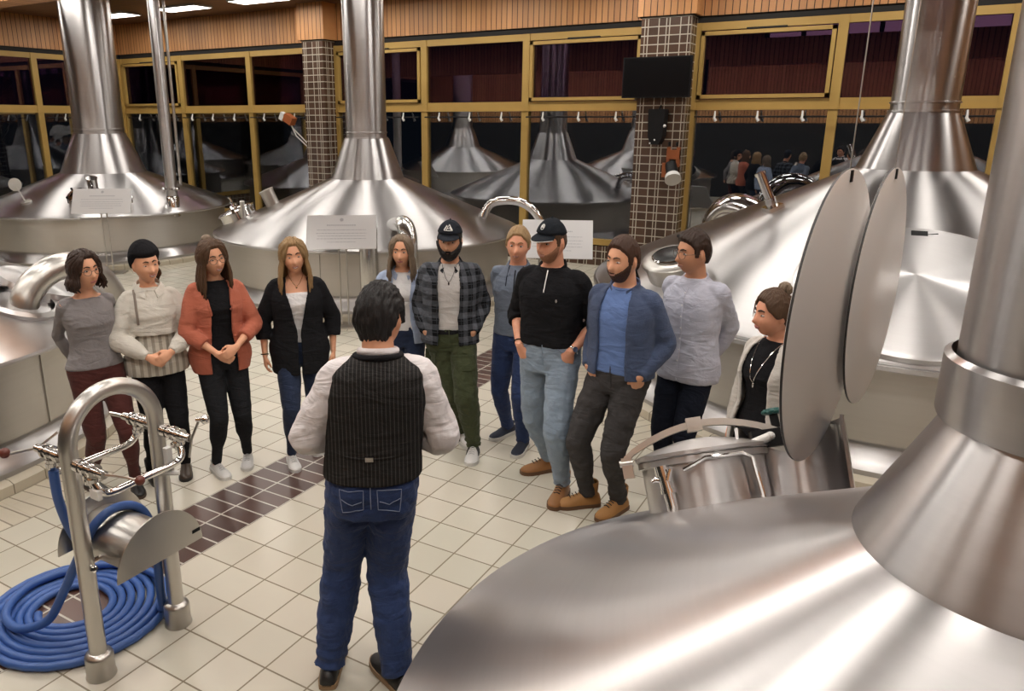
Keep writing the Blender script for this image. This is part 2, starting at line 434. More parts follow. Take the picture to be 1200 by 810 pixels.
# ------------------------------------------------------------------ tanks
def tank(k, label, kerb=True):
    (cx, cy), R, zr, rn, zn, rf, zf, rp = TK[k]
    t = root('brewing_tank', (cx, cy, 0), 0, label, 'tank')
    N = 128
    def prof(ps, name, mat, n=N):
        m = MB(); m.lathe(ps, n=n); return m.build(name, mat, t, ang=35)
    if kerb:
        prof([(R + .02, 0), (R + .02, .07), (R - .02, .09), (R - .2, .09)], 'plinth', M['kerb'])
        prof([(R - .06, .09), (R - .05, .13), (R - .08, .18), (R - .14, .22), (R - .16, .27), (R - .16, .3)], 'base_ring', M['steel'])
    Rs = R - .16 if kerb else R - .12
    prof([(Rs, .0 if not kerb else .25), (Rs, zr - .05), (R - .05, zr - .035)], 'skirt', M['steel_skirt'])
    sl = (zn - zr) / (R - rn)
    prof([(R - .05, zr - .045), (R - .012, zr - .04), (R, zr - .022), (R - .004, zr - .005), (R - .02, zr + .006)] + [(R - .04 + (rn + .01 - R + .04) * q / 24, zr + .016 + (zn - .004 - zr - .016) * q / 24) for q in range(25)] + [(rn, zn)], 'cone', M['steel'])
    prof([(rn, zn - .002), (rn - .004, zn + .012), (rf + .01, zf), (rf - .02, zf + .004)], 'neck', M['steel'])
    prof([(rp, zf - .01), (rp, Zc - .02), (rp - .05, Zc - .01)], 'vent_pipe', M['steel_pipe'])
    if k != 4:
        prof([(rp - .01, zf + .0), (rp + .022, zf + .002), (rp + .022, zf + .018), (rp, zf + .02)], 'collar', M['steel_pipe'])
        prof([(rp - .01, zf + .075), (rp + .012, zf + .08), (rp + .012, zf + .092), (rp, zf + .097)], 'seam_ring', M['steel_pipe'])
    else:
        prof([(rf - .02, zf - .01), (rp + .022, zf - .006), (rp + .026, zf + .004), (rp + .026, zf + .14), (rp + .012, zf + .15)], 'collar', M['steel_pipe'])
    sm = MB()
    for a in (radians(-62), radians(70), radians(200)):
        c, s = cos(a), sin(a); sm.box((-.004, -.0, .26), (.004, .006, zr - .05), rot=None)
    return t, (R, zr, rn, zn, sl)
T1, _ = tank(1, 'large steel brewing vessel with a thick vent pipe at the far left')
T2, _ = tank(2, 'middle steel brewing vessel with a slim vent pipe behind the group')
T3, _ = tank(3, 'large steel brewing vessel behind the three men on the right')
T4, _ = tank(4, 'closest steel vessel, its brushed cone filling the lower right corner', kerb=False)
T5, _ = tank(5, 'steel vessel at the left edge behind the woman in the grey top')
T6, _ = tank(6, 'steel vessel out of frame on the left, seen mirrored in the windows')
def onc(k, x, y):
    """height of cone of tank k at world x, y"""
    (cx, cy), R, zr, rn, zn = TK[k][:5]; return zr + (R - hypot(x - cx, y - cy)) * (zn - zr) / (R - rn)
def frame_on(k, x, y, h=0):
    """matrix seated on the cone: z = surface normal, x = tangent, y = uphill; in tank-local coordinates"""
    (cx, cy), R, zr, rn, zn = TK[k][:5]
    u = V((cx - x, cy - y, 0)).normalized(); sl = (zn - zr) / (R - rn)
    up = V((u.x, u.y, sl)).normalized(); tn = V((0, 0, 1)).cross(u).normalized() * -1; nz = tn.cross(up)
    if nz.z < 0: tn = -tn; nz = -nz
    m = Matrix((tn, up, nz)).transposed().to_4x4()
    m.translation = V((x - cx, y - cy, onc(k, x, y))) + nz * h
    return m
def frame_dir(k, x, y, xd, h=0):
    m = frame_on(k, x, y, h); nz = m.col[2].to_3d(); xx = V(xd); xx = (xx - nz * xx.dot(nz)).normalized(); yy = nz.cross(xx)
    r = Matrix((xx, yy, nz)).transposed().to_4x4(); r.translation = m.translation; return r
def vert_on(k, x, y, h=0, rz=0):
    (cx, cy) = TK[k][0]; return Matrix.Translation((x - cx, y - cy, onc(k, x, y) + h)) @ Matrix.Rotation(rz, 4, 'Z')
# ------------------------------------------------------------------ fittings that belong to the vessels (their parts)
def seam(k, t, az):
    (cx, cy), R, zr = TK[k][:3]; m = MB(); c, s = cos(az), sin(az); r0, r1 = R - .158, R - .15
    w = .006
    P = [V((r * c - q * s, r * s + q * c, z)) for r in (r0 - .01, r1) for q in (-w, w) for z in (.3, zr - .05)]
    m.add(P, [(0, 1, 3, 2), (4, 6, 7, 5), (0, 4, 5, 1), (2, 3, 7, 6), (0, 2, 6, 4), (1, 5, 7, 3)]); m.build('skirt_seam', M['satin'], t)
seam(1, T1, radians(-33)); seam(2, T2, radians(-70)); seam(2, T2, radians(-25)); seam(3, T3, radians(-100)); seam(5, T5, radians(20))
# manway dome, lamp and side pipes on vessel 1
def manway_dome(k, t, x, y, s=1):
    X_ = frame_on(k, x, y); m = MB()
    m.lathe([(.20, -.03), (.20, .06), (.215, .062), (.215, .09), (.20, .10), (.15, .15), (.08, .175), (.055, .18)], n=32)
    p = m.build('manway', M['chrome'], t, xf=X_)
    m = MB(); m.lathe([(.055, .17), (.055, .195), (.0, .197)], n=24); m.build('sight_glass', M['black_screen'], p, xf=X_)
    for a in range(4):
        q = radians(45 + 90 * a); m = MB(); c = V((.235 * cos(q), .235 * sin(q), .07))
        m.cyl(c - V((0, 0, .05)), c + V((0, 0, .04)), .010, 8); m.ball(c + V((0, 0, .055)), .022, 8); m.build('clamp_knob', M['black_plastic'], p, xf=X_)
    return p
manway_dome(1, T1, -8.95, 4.80)
m = MB(); m.cyl((0, 0, -.02), (0, 0, .22), .085, 20); m.cyl((0, 0, .22), (0, 0, .25), .095, 20); m.build('sight_lamp', M['chrome'], T1, xf=frame_on(1, -9.05, 5.12))
(cx1, cy1) = TK[1][0]; sx, sy = -8.03 - cx1, 5.94 - cy1
zb = onc(1, -8.03, 5.94)
m = MB(); m.cyl((sx, sy, zb - .1), (sx, sy, Zc - .01), .10, 24); pp = m.build('side_pipe', M['steel_pipe'], T1)
m = MB(); m.lathe([(.10, -.03), (.135, -.03), (.135, 0), (.10, .0)], c=(sx, sy, zb + .30), n=24); m.lathe([(.115, -.2), (.12, .12), (.10, .16)], c=(sx, sy, zb), n=24)
for a in range(3): m.ball((sx + .14 * cos(a * 2.1), sy + .14 * sin(a * 2.1), zb + .28), .03, 8)
m.build('pipe_clamp', M['chrome'], pp)
sx2, sy2 = -8.95 - cx1, 6.9 - cy1
m = MB(); m.cyl((sx2, sy2, 1.2), (sx2, sy2, Zc - .01), .028, 12); m.build('thin_pipe', M['satin'], T1)
m = MB(); m.tube([(0, 0, 0), (0, 0, .08), (.02, -.02, .16)], .012, 8); m.ball((0, 0, .09), .035, 8); m.build('drain_cock', M['chrome'], T1, xf=vert_on(1, -8.35, 5.35))
m = MB(); m.lathe([(0, 0), (.09, .0), (.09, .03), (.0, .035)], n=20); q = m.build('round_lid', M['satin'], T1, xf=frame_on(1, -9.72, 4.28))
m = MB(); m.cyl((0, 0, 0), (-.12, .06, .26), .012, 8); m.lathe([(0, -.008), (.11, -.008), (.11, .008), (0, .008)], c=(-.14, .07, .30), n=20, rot=Euler((1.2, .3, .3)).to_matrix()); m.build('tilting_mirror', M['white_plastic'], T1, xf=frame_on(1, -9.72, 4.28))
# vessel 2: manway with lid and strap, small stub, two elbows over the rim, curved bow pipe
X_ = frame_on(2, -5.22, 4.86)
m = MB(); m.lathe([(.26, -.06), (.26, .10), (.285, .105), (.285, .125), (.24, .15), (.0, .19)], n=36); p = m.build('manway', M['chrome'], T2, xf=X_)
m = MB(); m.tube([(-.32, 0, .10), (-.25, 0, .2), (0, 0, .25), (.25, 0, .2), (.32, 0, .10)], .018, 8); m.cyl((0, 0, .16), (0, 0, .33), .012, 8); m.cyl((-.1, 0, .33), (.1, 0, .33), .012, 8); m.build('lid_bar', M['chrome'], p, xf=X_)
m = MB(); m.cyl((.30, .1, 0), (.36, .2, .22), .035, 12); m.build('hinge_post', M['satin'], p, xf=X_)
m = MB(); m.lathe([(.10, -.06), (.10, .20), (.108, .2), (.108, .23), (0, .235)], n=28); m.build('stub_nozzle', M['satin'], T2, xf=frame_on(2, -4.72, 5.05))
c2 = V((*TK[2][0], 0)); M['elbow'] = polished('hammered_elbow_steel', (.66, .65, .63), .22)
def elbow(k, t, az, name, r=.115, out=.09, inn=.62, top=.27):
    R, zr, = TK[k][1:3]; d = V((cos(az), sin(az), 0)); m = MB(); zi = onc(k, *(V((*TK[k][0], 0)) + d * (R - inn)).xy)
    P = [d * (R + out) + V((0, 0, z)) for z in (.1, .5, zr - .05)]
    P += [d * (R + out - .04) + V((0, 0, zr + top * .6)), d * (R + out - .16) + V((0, 0, zr + top)), d * (R - inn * .45) + V((0, 0, zr + top * 1.05)), d * (R - inn) + V((0, 0, zi - .05))]
    m.tube(catm(P, 6), r, 20); return m.build(name, M['elbow'], t)
elbow(2, T2, atan2(4.35 - 6.05, -2.45 + 3.736), 'overflow_elbow'); elbow(2, T2, atan2(4.62 - 6.05, -2.08 + 3.736), 'overflow_elbow')
m = MB(); P = [V(p) - c2 for p in ((-2.05, 6.5, 1.0), (-1.98, 6.55, 1.22), (-1.86, 6.6, 1.33), (-1.55, 6.7, 1.34), (-1.32, 6.78, 1.20), (-1.22, 6.82, .95), (-1.2, 6.83, .5), (-1.2, 6.83, .02))]
m.tube(catm(P, 6), .062, 16); m.build('bow_pipe', M['chrome'], T2)
# vessel 3: oval manway, probe fitting, big shallow lid, control box
X_ = frame_on(3, 1.62, 3.48)
def oval(rs, sx, sy):
    m = MB()
    m.loft([[V((sx * r * cos(2 * pi * k / 40), sy * r * sin(2 * pi * k / 40), z)) for k in range(40)] for r, z in rs], True); return m
p = oval([(1, -.05), (1, .12), (1.06, .12), (1.06, .16), (.96, .18), (.62, .185)], .33, .22).build('manway', M['satin'], T3, xf=X_)
oval([(.60, .18), (.60, .20), (.55, .205)], .33, .22).build('sight_glass', M['black_screen'], p, xf=X_)
oval([(.66, .17), (.66, .2), (.6, .21), (.6, .17)], .33, .22).build('glass_ring', M['chrome'], p, xf=X_)
for q in (0, 2.1, 4.2):
    m = MB(); m.cyl((.44 * cos(q), .3 * sin(q), .05), (.44 * cos(q), .3 * sin(q), .2), .014, 8); m.cyl((.44 * cos(q) - .05, .3 * sin(q), .21), (.44 * cos(q) + .05, .3 * sin(q), .21), .016, 8); m.build('wing_nut', M['black_plastic'], p, xf=X_)
X_ = frame_on(3, 2.2, 4.5)
m = MB(); m.box((-.09, -.07, 0), (.09, .07, .04)); m.cyl((0, 0, 0), (0, 0, .12), .05, 16); m.cyl((0, 0, .10), (-.03, 0, .34), .042, 16); m.cyl((-.03, 0, .34), (-.035, 0, .37), .05, 16)
p = m.build('probe_fitting', M['chrome'], T3, xf=X_)
m = MB(); m.tube(arc((.02, 0, .33), .055, 0, pi, 8, 1) + [V((-.035, 0, .3))], .006, 6); m.tube([(.075, 0, .33), (.08, 0, .1)], .006, 6); m.build('cable', M['red_brown'], p, xf=X_)
X_ = frame_on(3, 3.40, 3.10, .0)
m = MB(); m.lathe([(.80, -.10), (.80, .035), (.785, .045), (.76, .05), (.4, .10), (0, .15)], n=96); p = m.build('tank_lid', M['steel'], T3, xf=None)
p.matrix_local = X_
for (x, y) in ((3.70, 3.53), (3.95, 3.1)):
    m = MB(); m.box((-.06, -.02, 0), (.06, .02, .03)); m.cyl((-.05, 0, .02), (.06, 0, .07), .014, 8); m.build('lid_clamp', M['chrome'], p, xf=p.matrix_local.inverted() @ frame_on(3, x, y, .08))
m = MB(); m.box((-.12, -.08, 0), (.12, .08, .015), 0); m.box((-.09, -.055, .01), (.09, .055, .06), 1); m.cyl((.09, 0, .04), (.2, .03, .04), .012, 8, 1); m.build('terminal_box', [M['chrome'], M['black_plastic']], T3, xf=frame_on(3, 3.385, 3.72, .03) @ Matrix.Scale(.62, 4))
(cx3, cy3), R3, z3 = TK[3][:3]
m = MB(); m.lathe([(R3 - .04, z3 - .06), (R3 + .02, z3 - .06), (R3 + .02, z3 - .03), (R3 - .02, z3 - .028)], n=128); m.build('rim_flange', M['steel'], T3)
m = MB(); P = [V(p) - V((cx3, cy3, 0)) for p in ((1.05, 7.4, .02), (1.05, 7.4, .9), (1.1, 7.35, 1.2), (1.3, 7.2, 1.38), (1.6, 7.0, 1.35), (1.9, 6.75, 1.1))]
m.tube(catm(P, 6), .17, 20); m.build('vent_elbow', M['chrome'], T3)
# vessel 5: fat arched pipe rising from its cone
c5 = V((*TK[5][0], 0))
m = MB(); P = [V(p) - c5 for p in ((-2.42, -.03, .90), (-2.40, 0, 1.09), (-2.40, .05, 1.19), (-2.38, .15, 1.29), (-2.36, .28, 1.345), (-2.34, .42, 1.34), (-2.34, .56, 1.26), (-2.35, .68, 1.12), (-2.37, .75, .94), (-2.40, .78, .75))]
m.tube(catm(P, 7), .105, 24); p = m.build('arched_pipe', M['satin'], T5)
m = MB(); m.lathe([(.3, -.02), (.3, .02), (.24, .03)], n=36); m.build('pipe_socket', M['steel'], T5, xf=frame_on(5, -2.42, -.02))
m = MB(); m.lathe([(0, .07), (.34, .06), (.36, 0), (.36, -.02)], n=40); m.build('round_cover', M['steel'], T5, xf=frame_on(5, -2.75, .35))
# vessel 4: manway with arched bar, sample tap, knob, curved shield
MX, MY = 2.755, -.13
X_ = frame_dir(4, MX, MY, (.97, .24, 0)); X4 = X_
m = MB(); m.lathe([(.285, -.12), (.285, .20), (.30, .205), (.30, .235), (.285, .24), (.285, .25)], n=64); p = m.build('manway', M['steel'], T4); p.matrix_local = X_ @ Matrix.Diagonal((.88, .88, .80, 1))
m = MB(); m.lathe([(.30, .238), (.31, .245), (.31, .262), (.295, .268), (.20, .30), (.10, .325), (0, .335)], n=64); m.build('lid', M['steel'], p)
m = MB()
rings = []
for q in range(17):
    a = -.36 + .78 * q / 16; h = .25 + .14 * sin(pi * q / 16) ** .8
    rings.append([V((a, -.03, h)), V((a, .03, h)), V((a, .03, h + .035)), V((a, -.03, h + .035))])
m.loft(rings); hb = m.build('arched_bar', M['satin'], p, ang=30)
m = MB(); m.box((-.375, -.035, .17), (-.325, .035, .28)); m.cyl((-.385, -.02, .25), (-.32, -.02, .25), .018, 12); m.build('bar_hinge', M['satin'], p)
m = MB(); m.box((-.04, -.045, .37), (.03, .045, .44)); m.cyl((-.005, -.05, .405), (-.005, .05, .405), .02, 12); m.build('bar_clamp', M['satin'], p)
m = MB(); m.box((.24, -.055, .235), (.42, .055, .325), 0); m.build('latch_block', M['black_plastic'], p)
m = MB(); m.cyl((.36, .0, .33), (.36, 0, .41), .020, 14, 1)
m.lathe([(.0, .40), (.040, .40), (.045, .41), (.040, .428), (.018, .432), (.0, .432)], c=(.36, 0, 0), n=28, m=0)
for q in range(7): m.ball((.36 + .042 * cos(q * .9), .042 * sin(q * .9), .414), (.013, .013, .012), 8, 0)
m.build('star_knob', [M['green_plastic'], M['black_plastic']], p)
m = MB(); m.cyl((.20, -.14, .25), (.30, -.12, .28), .022, 12, 0); m.ball((.31, -.12, .285), .022, 10, 0); m.tube([(.20, -.14, .25), (.17, -.15, .22), (.18, -.16, .17)], .014, 8, 1); m.build('lever', [M['white_plastic'], M['red_brown']], p)
m = MB(); m.tube([(-.10, -.29, .17), (.0, -.31, .215), (.16, -.265, .215), (.2, -.25, .19), (.215, -.24, -.05)], .011, 8); m.build('drain_line', M['chrome'], p)
m = MB(); m.cyl((0, 0, -.05), (0, 0, .10), .030, 20); m.cyl((0, 0, .10), (0, 0, .125), .042, 20); m.cyl((0, 0, .125), (0, 0, .24), .036, 20); m.cyl((0, 0, .2), (0, 0, .26), .045, 20)
m.tube([(0, 0, .17), (-.05, 0, .19), (-.075, 0, .18)], [.02, .018, .012], 10); m.cyl((.02, -.05, .17), (.05, -.05, .23), .014, 8)
m.build('sample_tap', M['chrome'], T4, xf=frame_dir(4, 2.66, -.36, (.97, .24, 0)) @ Matrix.Scale(.68, 4))
X_ = frame_dir(4, 3.08, -.16, (1, 0, 0))
m = MB(); rr = .19; n = 28; th = .012
for side in (0,):
    ring = []
    for z0, z1 in ((.0, 1),):
        A = []
        for q in range(n + 1):
            a = radians(192) - radians(204) * q / n
            f = q / n; h = .27 + .02 * f - (.10 * max(0, 1 - abs(f - .45) / .3) ** .7)
            ci, co = V((rr * cos(a), rr * sin(a), -.0)), V(((rr + th) * cos(a), (rr + th) * sin(a), -.0))
            A.append((ci, co, h))
    m.loft([[c + V((0, 0, -.02)), o_ + V((0, 0, -.02)), o_ + V((0, 0, h)), c + V((0, 0, h))] for c, o_, h in A])
p = m.build('curved_shield', M['steel_pipe'], T4, ang=30)
p.matrix_local = X_

# ------------------------------------------------------------------ hanging discs
def disc(c, r, al, label, top):
    t = root('hanging_disc', c, al, label, 'disc', 'hanging discs')
    m = MB(); m.lathe([(0, -.006), (r - .004, -.006), (r, -.004), (r, .004), (r - .004, .006), (0, .006)], n=96, rot=Matrix.Rotation(pi / 2, 3, 'Y'))
    # faces pale satin, edge dark
    me = m.build('disc_face', [M['disc'], M['disc_edge']], t, ang=30)
    for p in me.data.polygons:
        if abs(p.normal.x) < .8 and hypot(p.center.y, p.center.z) > r - .01: p.material_index = 1
    m = MB(); m.cyl((0, 0, r - .03), (0, 0, Zc - c[2]), .0022, 6); m.build('wire', M['satin'], t)
    m = MB(); m.box((-.011, -.012, r - .045), (.011, .012, r - .005)); m.build('wire_clip', M['black_plastic'], t)
    return t
M['disc'] = Mat('pale_satin_disc', (.80, .765, .74), .30, .1)
M['disc_edge'] = Mat('dark_disc_edge', (.03, .028, .028), .5)
disc((3.105, -.14, 1.765), .53, radians(-8.5), 'nearer and larger looking of the two pale round discs hanging on wires', 0)
disc((3.225, .50, 1.77), .50, radians(-8), 'farther pale round disc hanging partly behind the nearer one', 0)

# ------------------------------------------------------------------ information boards
def board(x, y, z, w, h, rz, tilt, label, post=True, word=None):
    t = root('information_board', (x, y, 0), rz, label, 'sign', 'white information boards')
    Rm = Matrix.Translation((0, 0, z)) @ Matrix.Rotation(-tilt, 4, 'X')
    m = MB(); m.box((-w / 2, -.006, -h / 2), (w / 2, .006, h / 2)); m.build('panel', M['board'], t, smooth=False, xf=Rm)
    m = MB(); rnd = random.Random(int(w * 100 + x * 10))
    m.lathe([(0, 0), (.022, 0), (.022, .002), (0, .002)], c=(0, -.008, h * .36), n=16, rot=Matrix.Rotation(pi / 2, 3, 'X'))
    for r_, ww in ((.20, .42), (.06, .7), (-.04, .72), (-.12, .68), (-.2, .7), (-.3, .4)):
        xx = -w * ww / 2
        hh = .008 if r_ == .20 else .0032
        while xx < w * ww / 2:
            l = rnd.uniform(.012, .05) if r_ != .20 else .016
            m.box((xx, -.0075, h * r_ - hh), (min(xx + l, w * ww / 2), -.0062, h * r_ + hh)); xx += l + (.008 if r_ != .2 else .009)
    m.build('printed_text', M['ink'], t, smooth=False, xf=Rm)
    if post:
        for s in (-.045, .045):
            m = MB(); m.cyl((s, .02, .02), (s, .02, z + .02), .011, 8); m.build('post', M['satin'], t)
        m = MB(); m.box((-.24, -.12, 0), (.24, .16, .018)); m.build('base_plate', M['satin'], t, smooth=False)
    return t
board(-8.02, 4.55, 1.19, .93, .44, .62, .55, 'white board with small print in front of the left rear vessel')
board(-2.50, 3.90, 1.17, .83, .45, .60, .62, 'white board with small print in front of the middle vessel')
board(-.62, 6.0, .96, .92, .56, .42, .62, 'white board with small print behind the man in the black cap and sweater')

# ------------------------------------------------------------------ things on the right pillar
yc_ = 35.4 * U
t = root('television', (-.33, yc_ - .10, 2.80), 0, 'flat black television mounted high on the tiled pillar', 'television')
m = MB(); m.box((-.53, -.035, 0), (.53, .02, .60)); m.build('housing', M['black_plastic'], t, smooth=False)
m = MB(); m.box((-.51, -.038, .02), (.51, -.034, .58)); m.build('screen', M['black_screen'], t, smooth=False)
m = MB(); m.box((-.08, .02, .2), (.08, .10, .4)); m.build('bracket', M['satin'], t, smooth=False)
t = root('loudspeaker', (-.26, yc_ - .12, 2.10), 0, 'small black loudspeaker under the television on the pillar', 'speaker')
m = MB(); m.loft([[V((-a, -.10, z)), V((a, -.10, z)), V((a, .10, z)), V((-a, .10, z))] for a, z in ((.06, 0), (.115, .12), (.13, .50), (.12, .53))]); m.build('cabinet', M['black_plastic'], t, smooth=False)
m = MB(); m.ball((.14, -.1, .28), .025, 8); m.ball((.0, -.11, .07), .014, 8); m.ball((-.07, -.11, .02), .014, 8); m.build('screw_caps', M['white_plastic'], t)
m = MB(); m.cyl((0, .0, .5), (0, .12, .58), .015, 8); m.build('bracket', M['black_plastic'], t)
t = root('spotlight', (.0, yc_ - .02, 1.62), 0, 'orange bracketed spotlight with round white lens on the tiled pillar', 'lamp')
m = MB(); m.box((-.10, -.04, .06), (-.05, .02, .44)); m.box((.05, -.04, .14), (.10, .02, .44)); m.box((-.10, -.05, .26), (.10, .02, .40)); m.box((-.15, -.08, -.02), (-.07, .0, .2)); m.build('bracket', M['orange'], t, smooth=False)
m = MB(); m.cyl((-.03, -.02, .18), (.05, -.16, .0), .09, 20); m.build('lamp_housing', M['black_plastic'], t)
m = MB(); m.cyl((.045, -.15, .01), (.075, -.21, -.045), .112, 28, r2=.125); m.build('lens', M['white_plastic'], t)
m = MB(); m.cyl((-.07, -.03, .46), (-.07, -.03, .52), .02, 8); m.cyl((.05, -.03, .46), (.05, -.03, .52), .02, 8); m.build('cable_gland', M['black_plastic'], t)
t = root('wall_lamp', (-8.02, 9.05, 2.30), 0, 'small wood and white lamp head on thin arms left of the narrow pillar', 'lamp')
m = MB(); m.box((-.10, -.10, .10), (.12, .06, .26), rot=Euler((0, .5, 0)).to_matrix()); m.build('lamp_head', M['orange'], t, smooth=False)
m = MB(); m.box((-.24, -.06, .16), (-.14, .04, .32), rot=Euler((0, .5, 0)).to_matrix()); m.build('reflector', M['white_plastic'], t, smooth=False)
m = MB(); m.tube([(0, 0, .12), (.02, .05, 0), (.42, .1, -.35)], .012, 8); m.tube([(.0, 0, .1), (.1, .05, -.15), (.42, .1, -.42)], .012, 8); m.build('arm', M['white_plastic'], t)

# ------------------------------------------------------------------ hose stand
SX, Y1, Y2 = .405, -1.435, -1.005; YM = (Y1 + Y2) / 2; HR = (Y2 - Y1) / 2; ZS = 1.115
t = root('hose_stand', (SX, YM, 0), 0, 'arched steel pipe stand with valves and a hose drum', 'hose stand')
L = V((SX, YM, 0))
m = MB(); P = [V((0, -HR, z)) for z in (.03, .6, 1.0, ZS - .02)] + arc((0, 0, ZS), HR, pi, 0, 20, 0) + [V((0, HR, z)) for z in (ZS - .02, 1.0, .6, .03)]
m.tube(P, .0375, 24); m.build('arch_frame', M['satin'], t)
for s in (-1, 1):
    m = MB(); m.lathe([(0, 0), (.066, .0), (.066, .006), (.062, .012), (.062, .105), (.056, .118), (.038, .128), (.036, .15)], c=(0, s * HR, 0), n=36); m.build('foot', M['satin'], t)
zv = 1.075
for s in (-1, 1):
    for d in (-1, 1):
        y = s * HR; g = lambda x, dz=0, dy=0: V((d * x, y + dy, zv + dz - (.0 if d < 0 else .012)))
        m = MB()
        m.cyl(g(.03), g(.20), .021, 16); m.cyl(g(.055), g(.085), .030, 16); m.cyl(g(.09), g(.15), .026, 16)
        m.cyl(g(.115), g(.13), .034, 16); m.cyl(g(.16), g(.175), .032, 16); m.cyl(g(.19), g(.235), .018, 12)
        m.tube([g(.135), g(.14, -.04), g(.15, -.075)], .017, 12); m.cyl(g(.135, -.045), g(.135, -.06), .027, 14)
        v = m.build('valve', M['chrome'], t)
        m = MB()
        if d > 0 and s < 0: m.tube([g(.22), g(.32, .0, .03), g(.37, -.01, .05)], .006, 6, 0); m.ball(g(.38, -.01, .055), .021, 10, 1)
        elif d > 0: m.tube([g(.23, -.09, -.01), g(.245), g(.26, .085, .04)], .006, 6, 0); m.ball(g(.285, .085, .05), .022, 10, 2); m.cyl(g(.25, .085, .03), g(.28, .085, .045), .011, 8, 2)
        elif s < 0: m.tube([g(.18, .06, .07), g(.23), g(.34, -.03, -.06)], .006, 6, 0); m.ball(g(.37, -.03, -.07), .024, 10, 1)
        else: m.tube([g(.2), g(.31, .005, -.02)], .010, 8, 0)
        m.build('lever', [M['satin'], M['red_brown'], M['chrome']], v)
for d, x in ((-1, .15), (1, .175)):
    m = MB(); zz = zv - .07 - (.02 if d > 0 else 0)
    m.tube(catm([(d * (x - .025), -HR, zz + .03), (d * x, -HR + .01, zz - .015), (d * x, -HR + .06, zz - .04), (d * x, 0, zz - .04), (d * x, HR - .06, zz - .04), (d * x, HR - .01, zz - .015), (d * (x - .025), HR, zz + .03)], 6), .0165, 14)
    for yy in (-HR, HR): m.cyl((d * (x - .025), yy, zz + .03), (d * (x - .025), yy, zz + .045), .028, 14)
    m.build('cross_pipe', M['chrome'], t)
m = MB(); m.box((.14, HR - .08, zv - .17), (.165, HR - .05, zv - .05)); m.cyl((.13, HR - .10, zv - .17), (.20, HR - .05, zv - .17), .012, 8); m.build('pipe_bracket', M['white_plastic'], t)
m = MB(); m.box((.145, -HR - .02, zv - .13), (.20, -HR + .0, zv - .09)); m.build('pipe_clamp', M['white_plastic'], t)
# drum between two half round plates
for x, nm in ((-.185, 'drum_plate'), (.235, 'drum_plate')):
    m = MB(); r_ = .225; zc = .555; A = [V((0, r_ * cos(a), r_ * sin(a))) for a in [pi * k / 40 for k in range(41)]]
    m.loft([[v + V((x - .003, 0, zc)) for v in A], [v + V((x + .003, 0, zc)) for v in A]]); m.build(nm, M['satin'], t, ang=30)
m = MB(); r_ = .145; zc = .56; A = [V((0, r_ * cos(a), r_ * sin(a))) for a in [pi * k / 30 for k in range(31)]]
m.loft([[v + V((x, 0, zc)) for v in A] for x in (-.18, .23)]); m.build('drum', M['drumsteel'] if 'drumsteel' in M else M['satin'], t, ang=30)
m = MB(); m.cyl((.0, -HR, .57), (.0, HR, .57), .012, 8); m.ball((.045, -HR + .01, .56), .018, 8); m.build('drum_axle', M['chrome'], t)
m = MB(); m.box((.2385, .17, .60), (.2400, .215, .617)); m.build('maker_tag', M['black_plastic'], t, smooth=False)
# blue hose
C0 = V((-.14, -1.215, .021)); P = []; nt = 6.46; n = int(nt * 28)
for k in range(n + 1):
    f = k / n; a = -2.2 + 2 * pi * nt * f; rad = .165 + .285 * f + .004 * sin(k * .7)
    P.append(C0 + V((rad * cos(a) * 1.03 + .03 * f, rad * sin(a) * .97, .0)))
# last lap lies on top of the coil, then climbs to the drum
tail = [(-.10, -.78, .04), (.16, -.84, .06), (.30, -.98, .065), (.30, -1.10, .062), (.2, -1.14, .06)]
hz = root('hose', (0, 0, 0), 0, 'coiled blue rubber hose lying on the floor under the arched stand', 'hose')
m = MB(); m.tube(P, .0205, 12); m.build('coil', M['blue_hose'], hz)
P2 = catm([(.30, -1.02, .062), (.10, -.86, .062), (-.16, -.86, .062), (-.36, -1.0, .063), (-.45, -1.25, .064), (-.33, -1.45, .066), (-.14, -1.50, .075), (.02, -1.44, .14), (.12, -1.40, .30), (.22, -1.375, .48), (.31, -1.36, .62), (.345, -1.32, .705), (.35, -1.23, .735), (.355, -1.13, .70), (.36, -1.07, .60), (.36, -1.05, .40), (.34, -1.04, .2), (.33, -1.03, .085), (.30, -1.02, .062)], 8)
m = MB(); m.tube(P2, .0215, 14); m.build('loose_run', M['blue_hose'], hz)
m = MB(); m.tube(catm([(.27, -1.435, .99), (.265, -1.43, .85), (.26, -1.40, .70), (.27, -1.37, .60)], 8), .021, 12); m.build('short_run', M['blue_hose'], hz)
# ------------------------------------------------------------------ people
def ell(c, rx, rf, rb, n=28, p=2.25, ax=None, ay=None, a0=None, a1=None):
    """one cross-section: half width rx, depth rf to the front (-y) and rb to the back"""
    out = []; c = V(c)
    for k in range(n):
        a = 2 * pi * k / n if a0 is None else a0 + (a1 - a0) * k / (n - 1)
        ca, sa = cos(a), sin(a)
        x = rx * (abs(ca) ** (2 / p)) * (1 if ca >= 0 else -1); y = (abs(sa) ** (2 / p)) * (rb if sa >= 0 else -rf)
        out.append(c + (V((x, y, 0)) if ax is None else ax * x + ay * y))
    return out
def sstep(a, b, x):
    t = min(1, max(0, (x - a) / (b - a))); return t * t * (3 - 2 * t)
def interp(T, z):
    if z <= T[0][0]: return T[0][1:]
    for p, q in zip(T, T[1:]):
        if z <= q[0]:
            t = (z - p[0]) / (q[0] - p[0]); t = t * t * (3 - 2 * t) * .5 + t * .5
            return [a + (b - a) * t for a, b in zip(p[1:], q[1:])]
    return T[-1][1:]
